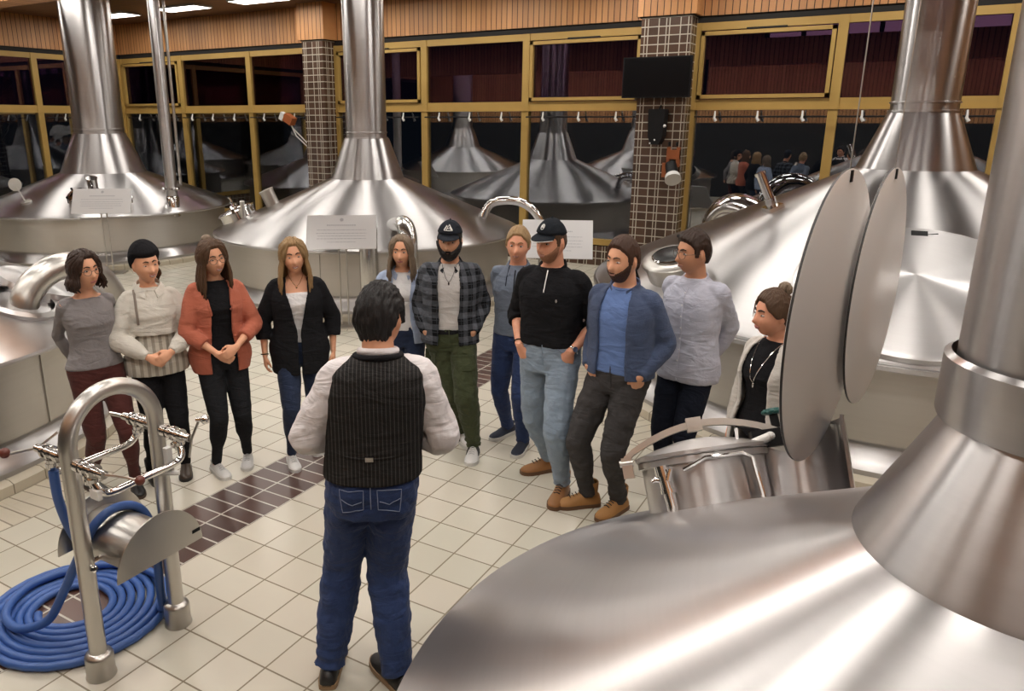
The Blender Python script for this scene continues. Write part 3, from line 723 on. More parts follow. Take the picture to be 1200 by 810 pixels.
def ik(a, b, l1, l2, pole):
    d = b - a; L = min(d.length, (l1 + l2) * .999); u = d.normalized()
    x = (l1 * l1 - l2 * l2 + L * L) / (2 * L); h = sqrt(max(0, l1 * l1 - x * x))
    pl = pole - u * pole.dot(u); pl.normalize(); return a + u * x + pl * h, a + u * L
class Head:
    def __init__(s, H, female, turn, nod, tilt, base, k=1.0, jaw=1.0, smile=0):
        s.k = k * (H / 1.75) ** .5 * (.96 if female else 1.0); s.f = female; s.jaw = jaw; s.smile = smile
        s.R = (Matrix.Rotation(turn, 3, 'Z') @ Matrix.Rotation(nod, 3, 'X') @ Matrix.Rotation(tilt, 3, 'Y'))
        s.base = V(base); s.c = s.base + s.R @ V((0, -.012, .118 * s.k))
    def P(s, d, off=0):
        """surface point in unit direction d (face looks to -y)"""
        x, y, z = d; k = s.k
        lo = max(0, -z)
        w = .0755 * (1 - (.30 if s.f else .22) * s.jaw * lo ** 1.6) * (1 + .05 * max(0, z) * (1 - z))
        dp = .096 if y > 0 else .090
        X_, Y_, Z_ = x * w, y * dp, z * .118
        if y < 0: X_ *= 1 - .05 * (-y)
        Y_ += -.010 * lo * sstep(0, 1, -y)                       # jaw forward
        if y > 0: Y_ *= 1 - .35 * lo ** 1.2
        if y < 0:
            fy = -y
            g = lambda cx, cz, sx, sz: math.exp(-((x - cx) / sx) ** 2 - ((z - cz) / sz) ** 2) * fy
            nl = sstep(.12, -.22, z) * sstep(-.42, -.26, z)
            Y_ -= .024 * math.exp(-(x / .15) ** 2) * nl * (.9 if s.f else 1.05)
            Y_ -= .009 * g(0, -.28, .24, .10)
            Y_ -= .006 * (g(.34, .26, .26, .09) + g(-.34, .26, .26, .09)) * (.5 if s.f else 1)
            Y_ += .010 * (g(.38, .06, .20, .13) + g(-.38, .06, .20, .13))
            Y_ -= .006 * (g(.55, -.22, .25, .2) + g(-.55, -.22, .25, .2)) * (1 + s.smile)
            Y_ -= .007 * g(0, -.52, .30, .10); Y_ += .003 * g(0, -.525, .3, .025)
            Y_ += .004 * g(0, -.68, .4, .06); Y_ -= .009 * g(0, -.88, .35, .16)
        v = V((X_, Y_, Z_)) * k
        if off: v += V((x, y, z)) * off
        return s.c + s.R @ v
    def grid(s, mb, n=56, m=36, off=None, mi=None):
        rings = []
        for i in range(m + 1):
            t = pi * i / m; t = min(max(t, .03), pi - .03); ring = []
            for j in range(n):
                a = 2 * pi * j / n; d = (sin(t) * cos(a), sin(t) * sin(a), -cos(t))
                ring.append(s.P(d, off(d) if off else 0))
            rings.append(ring)
        mb.loft(rings, True, True, mi)
    def d(s, az, el): return (sin(az) * cos(el), -cos(az) * cos(el), sin(el))   # az 0 = face front

def hand(mb, w, dr, nr, side, k=1.0, curl=.5, spread=.0, thumb=.5):
    """w wrist, dr direction to the fingertips, nr back-of-hand normal, side +1/-1 gives the thumb side"""
    dr = dr.normalized(); nr = (nr - dr * nr.dot(dr)).normalized(); sd = dr.cross(nr) * side
    def q(a, b, c): return w + dr * a * k + sd * b * k + nr * c * k
    mb.loft([[q(a, hw * cos(2 * pi * i / 14), th * sin(2 * pi * i / 14)) for i in range(14)] for a, hw, th in ((-.02, .026, .020), (.01, .030, .018), (.04, .040, .0165), (.075, .042, .0145), (.09, .038, .011))])
    for i, (b, L) in enumerate(((.030, .072), (.0105, .080), (-.010, .074), (-.029, .058))):
        a0 = q(.080, b, 0); p = a0; ang = curl * .45; pts = [q(.055, b * .9, 0), a0]
        for seg in (.45, .32, .25):
            dd = dr * cos(ang) - nr * sin(ang) + sd * spread * b * 8
            p = p + dd.normalized() * L * seg * k; pts.append(p); ang += curl * (.75 + .06 * i)
        mb.tube(pts, [.0095 * k, .0095 * k, .0088 * k, .0082 * k, .007 * k], 8, round_=True)
    t0 = q(.015, .022, -.004); t1 = q(.045, .050, -.012 - .01 * thumb); t2 = q(.072, .056 - .01 * thumb, -.022 - .012 * thumb); t3 = q(.092, .052 - .018 * thumb, -.030 - .014 * thumb)
    mb.tube([t0, t1, t2, t3], [.013 * k, .0115 * k, .0100 * k, .0085 * k], 8, round_=True)

SKIN = {}
def skin(key, col):
    if key not in SKIN:
        m = Mat('skin_' + key, col, .52, 0, .4); m.b.inputs['Subsurface Weight'].default_value = .08
        m.b.inputs['Subsurface Radius'].default_value = (.02, .008, .004); m.b.inputs['Subsurface Scale'].default_value = .5
        a = m.noise(None, 30, 3); m.col(m.mix(a, tuple(c * q for c, q in zip(col, (.93, .86, .84))), tuple(min(1, c * q) for c, q in zip(col, (1.06, 1.08, 1.1)))))
        SKIN[key] = m
    return SKIN[key]
def hairmat(name, col, col2=None):
    m = Mat('hair_' + name, col, .5, 0, .28)
    x, y, z = m.xyz(); a = m.noise(m.vec(x * 130, y * 130, z * 14), 1, 3, .6)
    m.col(m.mix(a, tuple(c * .5 for c in col), col2 or tuple(min(1, c * 1.25) for c in col))); m.bump(a, .004); return m
EYE = Mat('eye_white', (.42, .37, .34), .35); IRIS = Mat('iris_brown', (.03, .017, .01), .2); IRISB = Mat('iris_blue', (.07, .12, .16), .2)
LIP = Mat('lips', (.42, .15, .125), .45); LIPM = Mat('lips_pale', (.42, .20, .155), .5); TEETH = Mat('teeth', (.72, .68, .62), .3)
GLS = Mat('spectacle_frame', (.03, .028, .028), .3, .6); GLS2 = Mat('thin_metal_frame', (.09, .07, .055), .4, .3)

def person(name_label, loc, rz, H=1.72, female=False, w=1.0, build=1.0, sk='fair', feet=None, fyaw=(.25, -.25), pelvis=(0, 0), hands=None, head=(0, 0, 0),
           hair=None, hairstyle='short', brow=None, smile=0, iris=None, lean=0, headdz=0, eyes=True, jaw=1.0, headk=1.08, shoulder=0, fin=None):
    P = dict(H=H, f=female, w=w * build)
    t = root('person', (loc[0], loc[1], 0), rz, name_label, 'person')
    s = H / 1.75
    px, py = pelvis
    # skeleton
    zh = .515 * H; zsh = .812 * H
    hipw = .088 * s * w
    shw = (.138 if female else .158) * s * w + shoulder
    L_thigh, L_shin = .255 * H, .245 * H
    tors = V((px + lean * .5, py, 0)); top = V((px * .35 + lean, py * .4, 0))
    def axis(z):  # torso centre line
        u = sstep(.50 * H, .84 * H, z); return V((px, py, 0)).lerp(top, u)
    ftS = feet or ((-.10, 0), (.10, 0))
    J = {}
    for i, sd in enumerate((-1, 1)):
        hip = V((px + sd * hipw, py, zh)); fx, fy = ftS[i]; an = V((fx, fy + .03, .085))
        yaw = fyaw[i]; pole = V((sin(yaw) * .6 + sd * .02, -1, .0))
        kn, _ = ik(hip, an, L_thigh, L_shin, pole); J['leg', sd] = (hip, kn, an, yaw)
        sh = top + V((sd * shw, .0, zsh - .022 * s)); J['sh', sd] = sh
        hp, hpole, hd, hn, hc = hands[i] if hands else ((sd * (shw + .06), -.03, .50 * H), (sd * .3, .5, 0), (0, -.1, -1), (sd, 0, 0), .5)
        el, wr = ik(sh, V(hp), .172 * H, .150 * H, V(hpole)); J['arm', sd] = (sh, el, wr, V(hd), V(hn), hc)
    J['H'] = H; J['s'] = s; J['axis'] = axis; J['w'] = w; J['b'] = build; J['f'] = female; J['shw'] = shw; J['top'] = top; J['t'] = t; J['px'] = V((px, py, 0))
    if female:
        B = [(.47, .150, .085, .105), (.50, .168, .095, .120), (.535, .176, .100, .125), (.57, .162, .098, .110), (.615, .130, .090, .085), (.65, .128, .092, .088), (.69, .140, .108, .095), (.725, .150, .134, .100), (.76, .150, .112, .100), (.785, .142, .090, .095), (.805, .118, .072, .086), (.822, .084, .058, .070), (.845, .054, .048, .054)]
    else:
        B = [(.47, .150, .095, .105), (.50, .165, .102, .115), (.535, .168, .106, .118), (.57, .160, .108, .106), (.615, .153, .108, .096), (.65, .156, .112, .098), (.69, .166, .120, .104), (.73, .176, .124, .110), (.762, .174, .115, .112), (.785, .162, .098, .106), (.806, .136, .080, .096), (.826, .098, .064, .080), (.845, .062, .055, .060)]
    TB = [(z * H, rx * s * w * build, rf * s * build, rb * s * build) for z, rx, rf, rb in B]
    J['TB'] = TB
    hd_ = Head(H, female, *head, base=top + V((0, -.034 * s, .854 * H - headdz)), jaw=jaw, k=headk, smile=smile); J['head'] = hd_
    # one continuous body
    mb = MB()
    mb.loft([ell(axis(z) + V((0, 0, z)), rx - .006, rf - .006, rb - .006) for z, rx, rf, rb in TB])
    nr = (.049 if female else .060) * s * (1 + (build - 1) * .6)
    nb = top + V((0, .012, .815 * H)); nt = hd_.c + hd_.R @ V((0, .022, -.055))
    mb.tube([nb, (nb + nt) / 2 + V((0, .004, 0)), nt], [nr * 1.15, nr, nr * .98], 20)
    hd_.grid(mb)
    for sd in (-1, 1):
        c = hd_.c + hd_.R @ (V((sd * .076, .010, -.004)) * hd_.k)
        mb.ball(c, (.010, .020, .031), 12, rot=hd_.R @ Matrix.Rotation(sd * .35, 3, 'Z'))
        sh, el, wr, hdir, hn, hc = J['arm', sd]
        ra = (.037 if female else .045) * s * build
        q = lambda a, b, f: a.lerp(b, f)
        mb.tube([top + V((sd * shw * .5, 0, zsh - .012)), sh, q(sh, el, .5), el, q(el, wr, .35), q(el, wr, .8), wr], [ra * 1.05, ra * 1.08, ra * .95, ra * .80, ra * .84, ra * .60, ra * .52], 14, round_=True)
        hand(mb, wr, hdir, hn, sd, k=(.90 if female else 1.02) * s, curl=hc)
        hip, kn, an, yaw = J['leg', sd]; rl = .060 * s * (1 + (build - 1) * .7)
        mb.tube([hip + V((0, 0, .02)), q(hip, kn, .5), kn, q(kn, an, .35), q(kn, an, .85), an, an + V((0, 0, -.04))], [rl * 1.05, rl * .9, rl * .66, rl * .66, rl * .46, rl * .46, rl * .46], 14, round_=True)
    body = remeshed(mb, 'body', skin(*SKINS[sk]), t, .0065, 2); J['body'] = body
    # face
    if eyes:
        for sd in (-1, 1):
            c = hd_.c + hd_.R @ (V((sd * .0305, -.0745, .007)) * hd_.k)
            m = MB(); m.ball(c, (.0130, .0100, .0056 * (1 - .35 * smile)), 12, 0, rot=hd_.R); m.ball(c + hd_.R @ V((0, -.0056, 0)), (.0066, .0050, .0052 * (1 - .3 * smile)), 10, 1, rot=hd_.R)
            m.build('eye', [EYE, iris or IRIS], t)
            m = MB(); P_ = [hd_.P(hd_.d(sd * a, .245 + e), .0015) for a, e in ((.16, -.01), (.30, .035), (.46, .045), (.62, -.005))]
            m.tube(catm(P_, 4), [.0042] * 4 + [.0046] * 4 + [.003] * 5, 6); m.build('eyebrow', brow or hair, t)
            m = MB(); P_ = [hd_.P(hd_.d(sd * a, e), -.003) for a, e in ((.20, .075), (.32, .12), (.46, .125), (.58, .085))]
            m.tube(catm(P_, 4), .0028, 6); m.build('eyelashes', GLS, t)
        m = MB(); cu = .035 * smile
        up_ = [hd_.P(hd_.d(a, -.525 + cu * abs(a) / .3 * 1.6 + (.012 if a == 0 else .02 if abs(a) < .15 else 0)), .0015) for a in (-.33, -.2, -.1, 0, .1, .2, .33)]
        lw = [hd_.P(hd_.d(a, -.575 + cu * abs(a) / .3 * 1.3 - smile * .035 * (1 - abs(a) / .33)), .0015) for a in (-.31, -.2, -.1, 0, .1, .2, .31)]
        m.tube(catm(up_, 3), .0036, 6, 0); m.tube(catm(lw, 3), .0046, 6, 0)
        if smile > .5: m.tube(catm([(a + b) / 2 for a, b in zip(up_[1:-1], lw[1:-1])], 3), .0046, 6, 1)
        m.build('mouth', [LIP if female else LIPM, TEETH], t)
    return J

SKINS = {'fair': ('fair', (.74, .39, .24)), 'tan': ('tan', (.60, .30, .175)), 'pink': ('pink', (.74, .36, .23)), 'olive': ('olive', (.58, .31, .19))}

# ---- garments
def leg_tubes(J, mb, th=.012, ankle=.050, zend=.075, knee=1.0, thigh=1.0, baggy=0, crumple=0):
    s = J['s']
    for sd in (-1, 1):
        hip, kn, an, yaw = J['leg', sd]; r = .078 * s * (1 + (J['b'] - 1) * .7) * thigh; q = lambda a, b, f: a.lerp(b, f)
        end = V((an.x, an.y - .0, zend)); N = 16; pts = []; rs = []
        T = [(0, r * 1.10 + th), (.25, r * 1.0 + th), (.42, r * .86 + th + baggy * .5), (.5, r * .74 * knee + th + baggy), (.56, r * .72 * knee + th + baggy), (.68, r * .70 * knee + th + baggy), (.85, max(ankle, r * .5) + baggy * .6), (1, ankle)]
        for k in range(N * 2 + 1):
            f = k / (N * 2); p = q(hip + V((0, 0, .03)), kn, f * 2) if f < .5 else q(kn, end, f * 2 - 1)
            p = p + V((0, .010 * sin(pi * f), 0))
            rr = interp(T, f)[0]
            if crumple and f > .7: rr += crumple * sin(f * 95 + sd) * (f - .7) / .3
            if crumple and .45 < f < .6: rr += crumple * .5 * sin(f * 120)
            pts.append(p); rs.append(rr)
        mb.tube(pts, rs, 20)
def trousers(J, mat, name='trousers', zt=.585, th=.012, ankle=.050, zend=.075, voxel=.0075, disp=.010, **k):
    mb = MB(); H = J['H']; rings = []
    for z in (.465, .49, .515, .54, .565, zt):
        rx, rf, rb = interp(J['TB'], z * H); g = th + .002; rings.append(ell(J['axis'](z * H) + V((0, 0, z * H)), rx + g, rf + g, rb + g))
    mb.loft(rings); leg_tubes(J, mb, th, ankle, zend, **k)
    return remeshed(mb, name, mat, J['t'], voxel, 4, disp, .07)
def torso_rings(J, z0, z1, th, flare=0, n=14, a0=None, a1=None, gap=None, bust=0, hang=0):
    H = J['H']; out = []
    for i in range(n + 1):
        z = (z0 + (z1 - z0) * i / n) * H; rx, rf, rb = interp(J['TB'], z)
        f = sstep(z0 * H + .30, z0 * H, z) * flare
        if hang: # cloth hangs from chest, ignores the waist
            rxc, rfc, rbc = interp(J['TB'], .725 * H)
            if z < .725 * H: rx = rx + (max(rx, rxc * .97) - rx) * hang; rf = rf + (max(rf, rfc * .92) - rf) * hang; rb = rb + (max(rb, rbc) - rb) * hang
        t_ = th * (1 - .5 * sstep(.80 * H, .84 * H, z))
        if gap: g = interp(gap, z / H)[0]; aa0, aa1 = -pi / 2 + g, 1.5 * pi - g
        else: aa0, aa1 = a0, a1
        out.append(ell(J['axis'](z) + V((0, 0, z)), rx + t_ + f, rf + t_ + f, rb + t_ + f, 36, a0=aa0, a1=aa1))
    return out
def sleeves(J, mb, th=.014, upto=1.0, cuff=None, puff=0, sho=1.0, sides=(-1, 1)):
    s = J['s']
    for sd in sides:
        sh, el, wr, *_ = J['arm', sd]; ra = (.036 if J['f'] else .044) * s * J['b'] * sho; q = lambda a, b, f: a.lerp(b, f)
        P = [J['top'] + V((sd * J['shw'] * .45, 0, sh.z + .008)), q(sh, el, .02), q(sh, el, .3), q(sh, el, .65), el, q(el, wr, .3), q(el, wr, .65), q(el, wr, .97)]
        R = [ra * .8 + th * .6, ra * 1.04 + th * .8, ra * 1.03 + th + puff * .4, ra * .95 + th + puff * .7, ra * .88 + th + puff, ra * .82 + th + puff, ra * .66 + th + puff * .8, ra * .52 + (cuff if cuff is not None else th * .8)]
        L = 4 + (upto - .5) * 2 * 3 if upto > .5 else upto * 2 * 4
        n = int(L + .999); P2 = P[:n + 1]; R2 = R[:n + 1]
        if L < n: f = L - (n - 1); P2[-1] = P[n - 1].lerp(P[n], f); R2[-1] = R[n - 1] + (R[n] - R[n - 1]) * f
        PP = catm(P2, 4); RR = []
        for i in range(len(P2) - 1):
            for k in range(4): RR.append(R2[i] + (R2[i + 1] - R2[i]) * k / 4 + (.0016 * sin((i * 4 + k) * 2.1) if i > 2 else 0))
        RR.append(R2[-1]); mb.tube(PP, RR, 18)
def top_(J, mat, name='shirt', z0=.53, z1=.835, th=.012, flare=0, sl=1.0, puff=0, voxel=.0075, disp=.008, sth=None, cuff=None, hang=0, tuck=False, dscale=.08):
    mb = MB(); mb.loft(torso_rings(J, z0, z1, th, flare, hang=hang))
    if sl: sleeves(J, mb, sth or th, sl, cuff, puff)
    return remeshed(mb, name, mat, J['t'], voxel, 3, disp, dscale)
def open_jacket(J, mat, gap, name='jacket', z0=.50, z1=.835, th=.028, thick=.016, flare=.01, sl=1.0, puff=0, voxel=.0075, disp=.008, sth=.020, cuff=None, hang=.7, dscale=.08):
    mb = MB(); o = torso_rings(J, z0, z1, th, flare, gap=gap, hang=hang); i = torso_rings(J, z0, z1, th - thick, flare, gap=gap, hang=hang)
    mb.loft([a + list(reversed(b)) for a, b in zip(o, i)], True, True)
    if sl: sleeves(J, mb, sth, sl, cuff, puff)
    return remeshed(mb, name, mat, J['t'], voxel, 2, disp, dscale)
def front_pt(J, z, x, th):
    """point on the chest front at height z*H and sideways offset x"""
    H = J['H']; rx, rf, rb = interp(J['TB'], z * H); rx += th; rf += th
    u = min(.98, abs(x) / rx); y = -rf * (1 - u ** 2.25) ** (1 / 2.25)
    return J['axis'](z * H) + V((x, y, z * H))
def ring_neck(J, mat, name='collar', z=.842, r=.012, rx=.075, rf=.07, rb=.06, dz=.02, a0=0, a1=2 * pi, flat=False):
    H, s = J['H'], J['s']; P = []
    for k in range(33):
        a = a0 + (a1 - a0) * k / 32; P.append(J['top'] + V((rx * s * cos(a), (rb if sin(a) > 0 else rf) * s * sin(a), z * H + dz * sin(a))))
    m = MB(); m.tube(P, r, 10, closed=False); return m.build(name, mat, J['t'])
def shirt_collar(J, mat, z=.836, open_=.45, h=.032, rx=.072, rf=.078, rb=.062, drop=.03, name='collar', flap=True):
    H, s = J['H'], J['s']; m = MB(); rings = []
    n = 30
    for k in range(n + 1):
        a = -pi / 2 + open_ + (2 * pi - 2 * open_) * k / n; f = abs(k / n - .5) * 2
        c = V((rx * s * cos(a), (rb if sin(a) > 0 else rf) * s * sin(a), z * H + .018 * s * sin(a) - drop * f ** 3)); o = V((cos(a), sin(a), 0))
        rings.append([J['top'] + c + o * .002, J['top'] + c + V((0, 0, h)) - o * .004, J['top'] + c + V((0, 0, h + .002)) + o * .004,
                      J['top'] + c + o * (.026 + (.012 * f ** 4)) + V((0, 0, -.004 - .012 * f ** 3)), J['top'] + c + o * (.020 + .012 * f ** 4) + V((0, 0, -.008 - .012 * f ** 3))] if flap else
                     [J['top'] + c, J['top'] + c + V((0, 0, h)) - o * .003, J['top'] + c + V((0, 0, h)) + o * .006, J['top'] + c + o * .010])
    m.loft(rings); return m.build(name, mat, J['t'], ang=60)
def placket(J, mat, z0, z1, th, w=.014, x=0, name='button_placket', buttons=6, bmat=None):
    H = J['H']; m = MB(); N = 12; rings = []
    for k in range(N + 1):
        z = z0 + (z1 - z0) * k / N; rings.append([front_pt(J, z, x - w, th + .001), front_pt(J, z, x + w, th + .001), front_pt(J, z, x + w, th + .005), front_pt(J, z, x - w, th + .005)])
    m.loft(rings, True); p = m.build(name, mat, J['t'])
    if buttons:
        m = MB()
        for k in range(buttons):
            z = z0 + (z1 - z0) * (k + .5) / buttons; m.ball(front_pt(J, z, x, th + .006), (.0055, .003, .0055), 8)
        m.build('buttons', bmat or M['white_plastic'], p)
    return p
def shoe(J, sd, kind='sneaker', up=None, sole=None, lace=None, zoff=0):
    hip, kn, an, yaw = J['leg', sd]; s = J['s'] * (.93 if J['f'] else 1.02)
    X_ = Matrix.Translation((an.x, an.y, 0)) @ Matrix.Rotation(yaw, 4, 'Z') @ Matrix.Scale(s, 4)
    st = [(.085, .018, .040), (.078, .030, .062), (.055, .036, .082), (.02, .038, .095), (-.02, .039, .096), (-.06, .042, .078), (-.10, .047, .062), (-.14, .047, .054), (-.17, .040, .047), (-.19, .028, .040), (-.20, .012, .032)]
    if kind == 'boot': st = [(y, w * 1.06, h * (1.12 if y < -.05 else 1.25)) for y, w, h in st]
    if kind == 'loafer': st = [(y, w * 1.02, h * .92) for y, w, h in st]
    b0 = .022 if kind != 'sneaker' else .026
    m = MB(); rings = []
    for y, w, h in st:
        rings.append([V((w * cos(a) * (1 if sin(a) < .2 else 1 - .30 * (sin(a) - .2)), y, b0 + (h - b0 + zoff) * max(0, sin(a)) ** .8 if sin(a) > 0 else b0 - .004)) for a in [2 * pi * k / 20 for k in range(20)]])
    m.loft(rings)
    if kind == 'boot': m.lathe([(.040, .08), (.045, .12), (.046, .165), (.042, .17), (.036, .165)], c=(0, .022, 0), n=20)
    elif kind == 'sneaker': m.lathe([(.036, .075), (.041, .10), (.038, .108), (.03, .10)], c=(0, .022, 0), n=20)
    o = m.build('shoe' if kind != 'boot' else 'boot', up, J['t'], xf=X_, ang=50)
    m = MB(); hs = b0 + .002
    for z0, z1, g in ((0, hs, .004),):
        out = []
        for y, w, h in st: out.append((w + g, y))
        pts = [V((w, y - (.004 if y < -.19 else 0), 0)) for w, y in out] ; L = [V((-p.x, p.y, 0)) for p in reversed(pts)]
        loop = pts + L; m.loft([[p + V((0, 0, z0)) for p in loop], [p + V((0, 0, z1)) for p in loop]])
    if kind == 'heel': pass
    m.build('sole', sole, o, xf=X_, ang=40)
    if lace:
        m = MB()
        for k in range(5):
            f = k / 4; y = -.115 + .085 * f; h = .072 + .028 * f + (.012 if kind == 'boot' else 0)
            if kind == 'boot': h *= 1.02
            m.tube([(-.020, y, h - .012), (0, y - .006, h - .001), (.020, y, h - .012)], .0032, 6)
        if kind == 'boot':
            for k in range(3): m.tube([(-.022, -.028 + .003 * k, .125 + .016 * k), (0, -.034 + .003 * k, .127 + .016 * k), (.022, -.028 + .003 * k, .125 + .016 * k)], .003, 6)
        m.build('laces', lace, o, xf=X_)
    return o
# ---- hair and headgear
def hairline(hd, d, front=.62, side=.15, nape=-.45, temple=.9, ears=False):
    """>0 inside the hair"""
    x, y, z = d; az = abs(atan2(x, -y))       # 0 front .. pi back
    if ears: lim = interp([(0, front), (.45, front - .03), (.80, side + .28), (1.08, side + .12), (1.20, -.12), (1.38, -.14), (1.46, .22), (1.72, .24), (1.92, -.12), (2.3, nape), (pi, nape - .08)], az)[0]
    else: lim = interp([(0, front), (.45, front - .02), (temple, side + .18), (1.35, side - .12), (1.62, -.05), (1.9, nape * .7), (2.3, nape), (pi, nape - .1)], az)[0]
    return z - lim
def hair_cap(J, mat, thick=.014, front=.62, side=.15, nape=-.45, wave=.003, name='hair', extra=None, top=0, part=None, ears=None):
    if ears is None: ears = not J['f']
    hd = J['head']; m = MB(); ph = random.random() * 9
    def off(d):
        h = hairline(hd, d, front, side, nape, ears=ears); e = sstep(-.035, .10, h)
        az = atan2(d[0], -d[1]); n = mnoise.noise(V((d[0] * 14 + ph, d[1] * 4, d[2] * 3))) * wave * 1.5 + mnoise.noise(V((az * 9 + ph, d[2] * 2.0, 0))) * wave
        t_ = thick + n + top * max(0, d[2]) ** 2 * (1 if d[1] < .3 else .6)
        if part is not None: t_ -= .008 * math.exp(-((d[0] - part) / .06) ** 2) * max(0, d[2])
        if extra: t_ += extra(d)
        return -.010 + (t_ + .010) * e
    hd.grid(m, 120, 72, off); return m.build(name, mat, J['t'], ang=None)
def strands(J, mat, az0, az1, n, z_end, out=.012, parent=None, r=.011, start_el=(1.1, .7), jit=.012, name='hair_strands', back=0, length_var=.03, fall=None, flick=0):
    """locks that leave the crown, follow the skull and hang down"""
    hd = J['head']; m = MB(); rnd = random.Random(n + int(az0 * 100)); k_ = hd.k
    for i in range(n):
        az = az0 + (az1 - az0) * (i + rnd.random() * .6) / n; P = []
        el0 = rnd.uniform(*start_el)
        for j in range(7):
            e = el0 + (-.25 - el0) * j / 6; a = az * (.35 + .65 * min(1, (j + 1) / 4)) if abs(az) < 2.4 else az
            P.append(hd.P(hd.d(a, e), out + rnd.uniform(-.002, .003)))
        last = P[-1]; zend = z_end + rnd.uniform(-length_var, length_var); hor = V((last.x - hd.c.x, last.y - hd.c.y, 0)).normalized()
        for j in range(1, 6):
            f = j / 5; z = last.z + (zend - last.z) * f
            o = hor * (.012 * f + .012 * sin(pi * f) + flick * f * f) + (fall or V((0, 0, 0))) * f
            P.append(V((last.x, last.y, z)) + o + V((rnd.uniform(-jit, jit), rnd.uniform(-jit, jit), 0)) * f)
        R_ = [r * .7] + [r] * (len(P) - 3) + [r * .8, r * .25]
        m.tube(P, R_, 7)
    return m.build(name, mat, parent or J['t'], ang=None)
def glasses(J, mat, r=.0225, rz=.019, th=.0016):
    hd = J['head']; m = MB(); k = hd.k
    W = lambda x, y, z: hd.c + hd.R @ (V((x, y, z)) * k)
    for sd in (-1, 1):
        m.tube([W(sd * .032 + r * cos(a), -.099 + .010 * abs(cos(a) * sd + 0) * (1 if cos(a) * sd > 0 else 0), .003 + rz * sin(a)) for a in [2 * pi * q / 24 for q in range(24)]], th, 6, closed=True)
        m.tube([W(sd * .055, -.090, .008), W(sd * .074, -.05, .010), W(sd * .080, .0, .008), W(sd * .079, .018, -.004)], th, 6)
    m.tube([W(-.010, -.102, .006), W(0, -.105, .010), W(.010, -.102, .006)], th, 6)
    return m.build('glasses', mat, J['t'])
def beard(J, mat, thick=.010, lo=-.15, mous=True, width=1.0, chin=0, name='beard'):
    hd = J['head']; m = MB()
    def off(d):
        x, y, z = d; az = abs(atan2(x, -y))
        up = interp([(0, -.40 if mous else -.62), (.22, -.40 if mous else -.62), (.34, -.46), (.55, -.42), (.85, -.30), (1.15, -.08), (1.35, .05)], az)[0]
        e = sstep(.0, .05, up - z) * sstep(1.50, 1.36, az) * (1 if y < .3 else 0)
        mouth = math.exp(-(x / .20) ** 2 - ((z + .525) / .045) ** 2) if y < 0 else 0
        n = mnoise.noise(V((x * 30, y * 30, z * 12))) * .25
        return -.006 + (thick * (1 + n) + chin * math.exp(-((z + .9) / .3) ** 2) * max(0, -y) + .006) * e * (1 - mouth * .9)
    hd.grid(m, 96, 60, off); return m.build(name, mat, J['t'], ang=None)
def pocket_hand(J, sd, out=.03, z=.515, y=-.03):
    """wrist target for a hand pushed in a front pocket: returns hand tuple"""
    return None
from mathutils.bvhtree import BVHTree
def surf(o):
    me = o.data; return BVHTree.FromPolygons([v.co.copy() for v in me.vertices], [tuple(p.vertices) for p in me.polygons])
def hit(bv, x, z, side, y0=0):
    """side -1: seen from the front, +1: from the back"""
    h = bv.ray_cast(V((x, side * 1.0, z)), V((0, -side, 0)))
    return (h[0], h[1]) if h[0] is not None else (V((x, y0, z)), V((0, side, 0)))
def ribbon(J, bv, path, side, r, mat, name, parent=None, off=.002, flat=None, n=5):
    m = MB(); P = []
    for a, b in zip(path, path[1:]):
        for k in range(n): x = a[0] + (b[0] - a[0]) * k / n; z = a[1] + (b[1] - a[1]) * k / n; p, nn = hit(bv, x, z, side); P.append(p + nn * off)
    p, nn = hit(bv, *path[-1], side); P.append(p + nn * off)
    m.tube(P, r, 6 if r < .004 else 8); return m.build(name, mat, parent or J['t'])
def patch(J, bv, quad, side, th, mat, name, parent=None, n=6):
    """a thin panel lying on the cloth; quad = four (x, z) corners"""
    m = MB(); g = []
    for i in range(n + 1):
        row = []
        for j in range(n + 1):
            u, v = i / n, j / n; x = sum(q[0] * w_ for q, w_ in zip(quad, ((1 - u) * (1 - v), u * (1 - v), u * v, (1 - u) * v))); z = sum(q[1] * w_ for q, w_ in zip(quad, ((1 - u) * (1 - v), u * (1 - v), u * v, (1 - u) * v)))
            p, nn = hit(bv, x, z, side); row.append((p + nn * th, p - nn * .004))
        g.append(row)
    vs = [a for r in g for a, b_ in r] + [b_ for r in g for a, b_ in r]; N = n + 1; K = N * N; fs = []
    for i in range(n):
        for j in range(n):
            a = i * N + j; fs.append((a, a + 1, a + 1 + N, a + N)); fs.append((K + a, K + a + N, K + a + N + 1, K + a + 1))
    for i in range(n):
        fs.append((i * N, (i + 1) * N, K + (i + 1) * N, K + i * N)); fs.append((i * N + n, K + i * N + n, K + (i + 1) * N + n, (i + 1) * N + n)); fs.append((i, K + i, K + i + 1, i + 1)); fs.append((n * N + i, n * N + i + 1, K + n * N + i + 1, K + n * N + i))
    m.add(vs, fs); return m.build(name, mat, parent or J['t'], ang=50)
def wf(loc, rz, a, b):
    R_ = Matrix.Rotation(-rz, 3, 'Z'); out = []
    for q in (a, b): v = R_ @ V((q[0] - loc[0], q[1] - loc[1], 0)); out.append((v.x, v.y + .05))
    return out
def pocket(sd, H, x=.172, y=-.085, z=.545, inw=.32):
    return ((sd * x, y, z * H), (sd * .38, .95, -.1), (-sd * inw, .28, -1), (sd * .8, -.6, 0), .35)
def behind(sd, H, z=.520): return ((sd * .06, .17, z * H), (sd * .55, .9, -.1), (-sd * .9, .15, -.4), (0, 1, .2), .6)
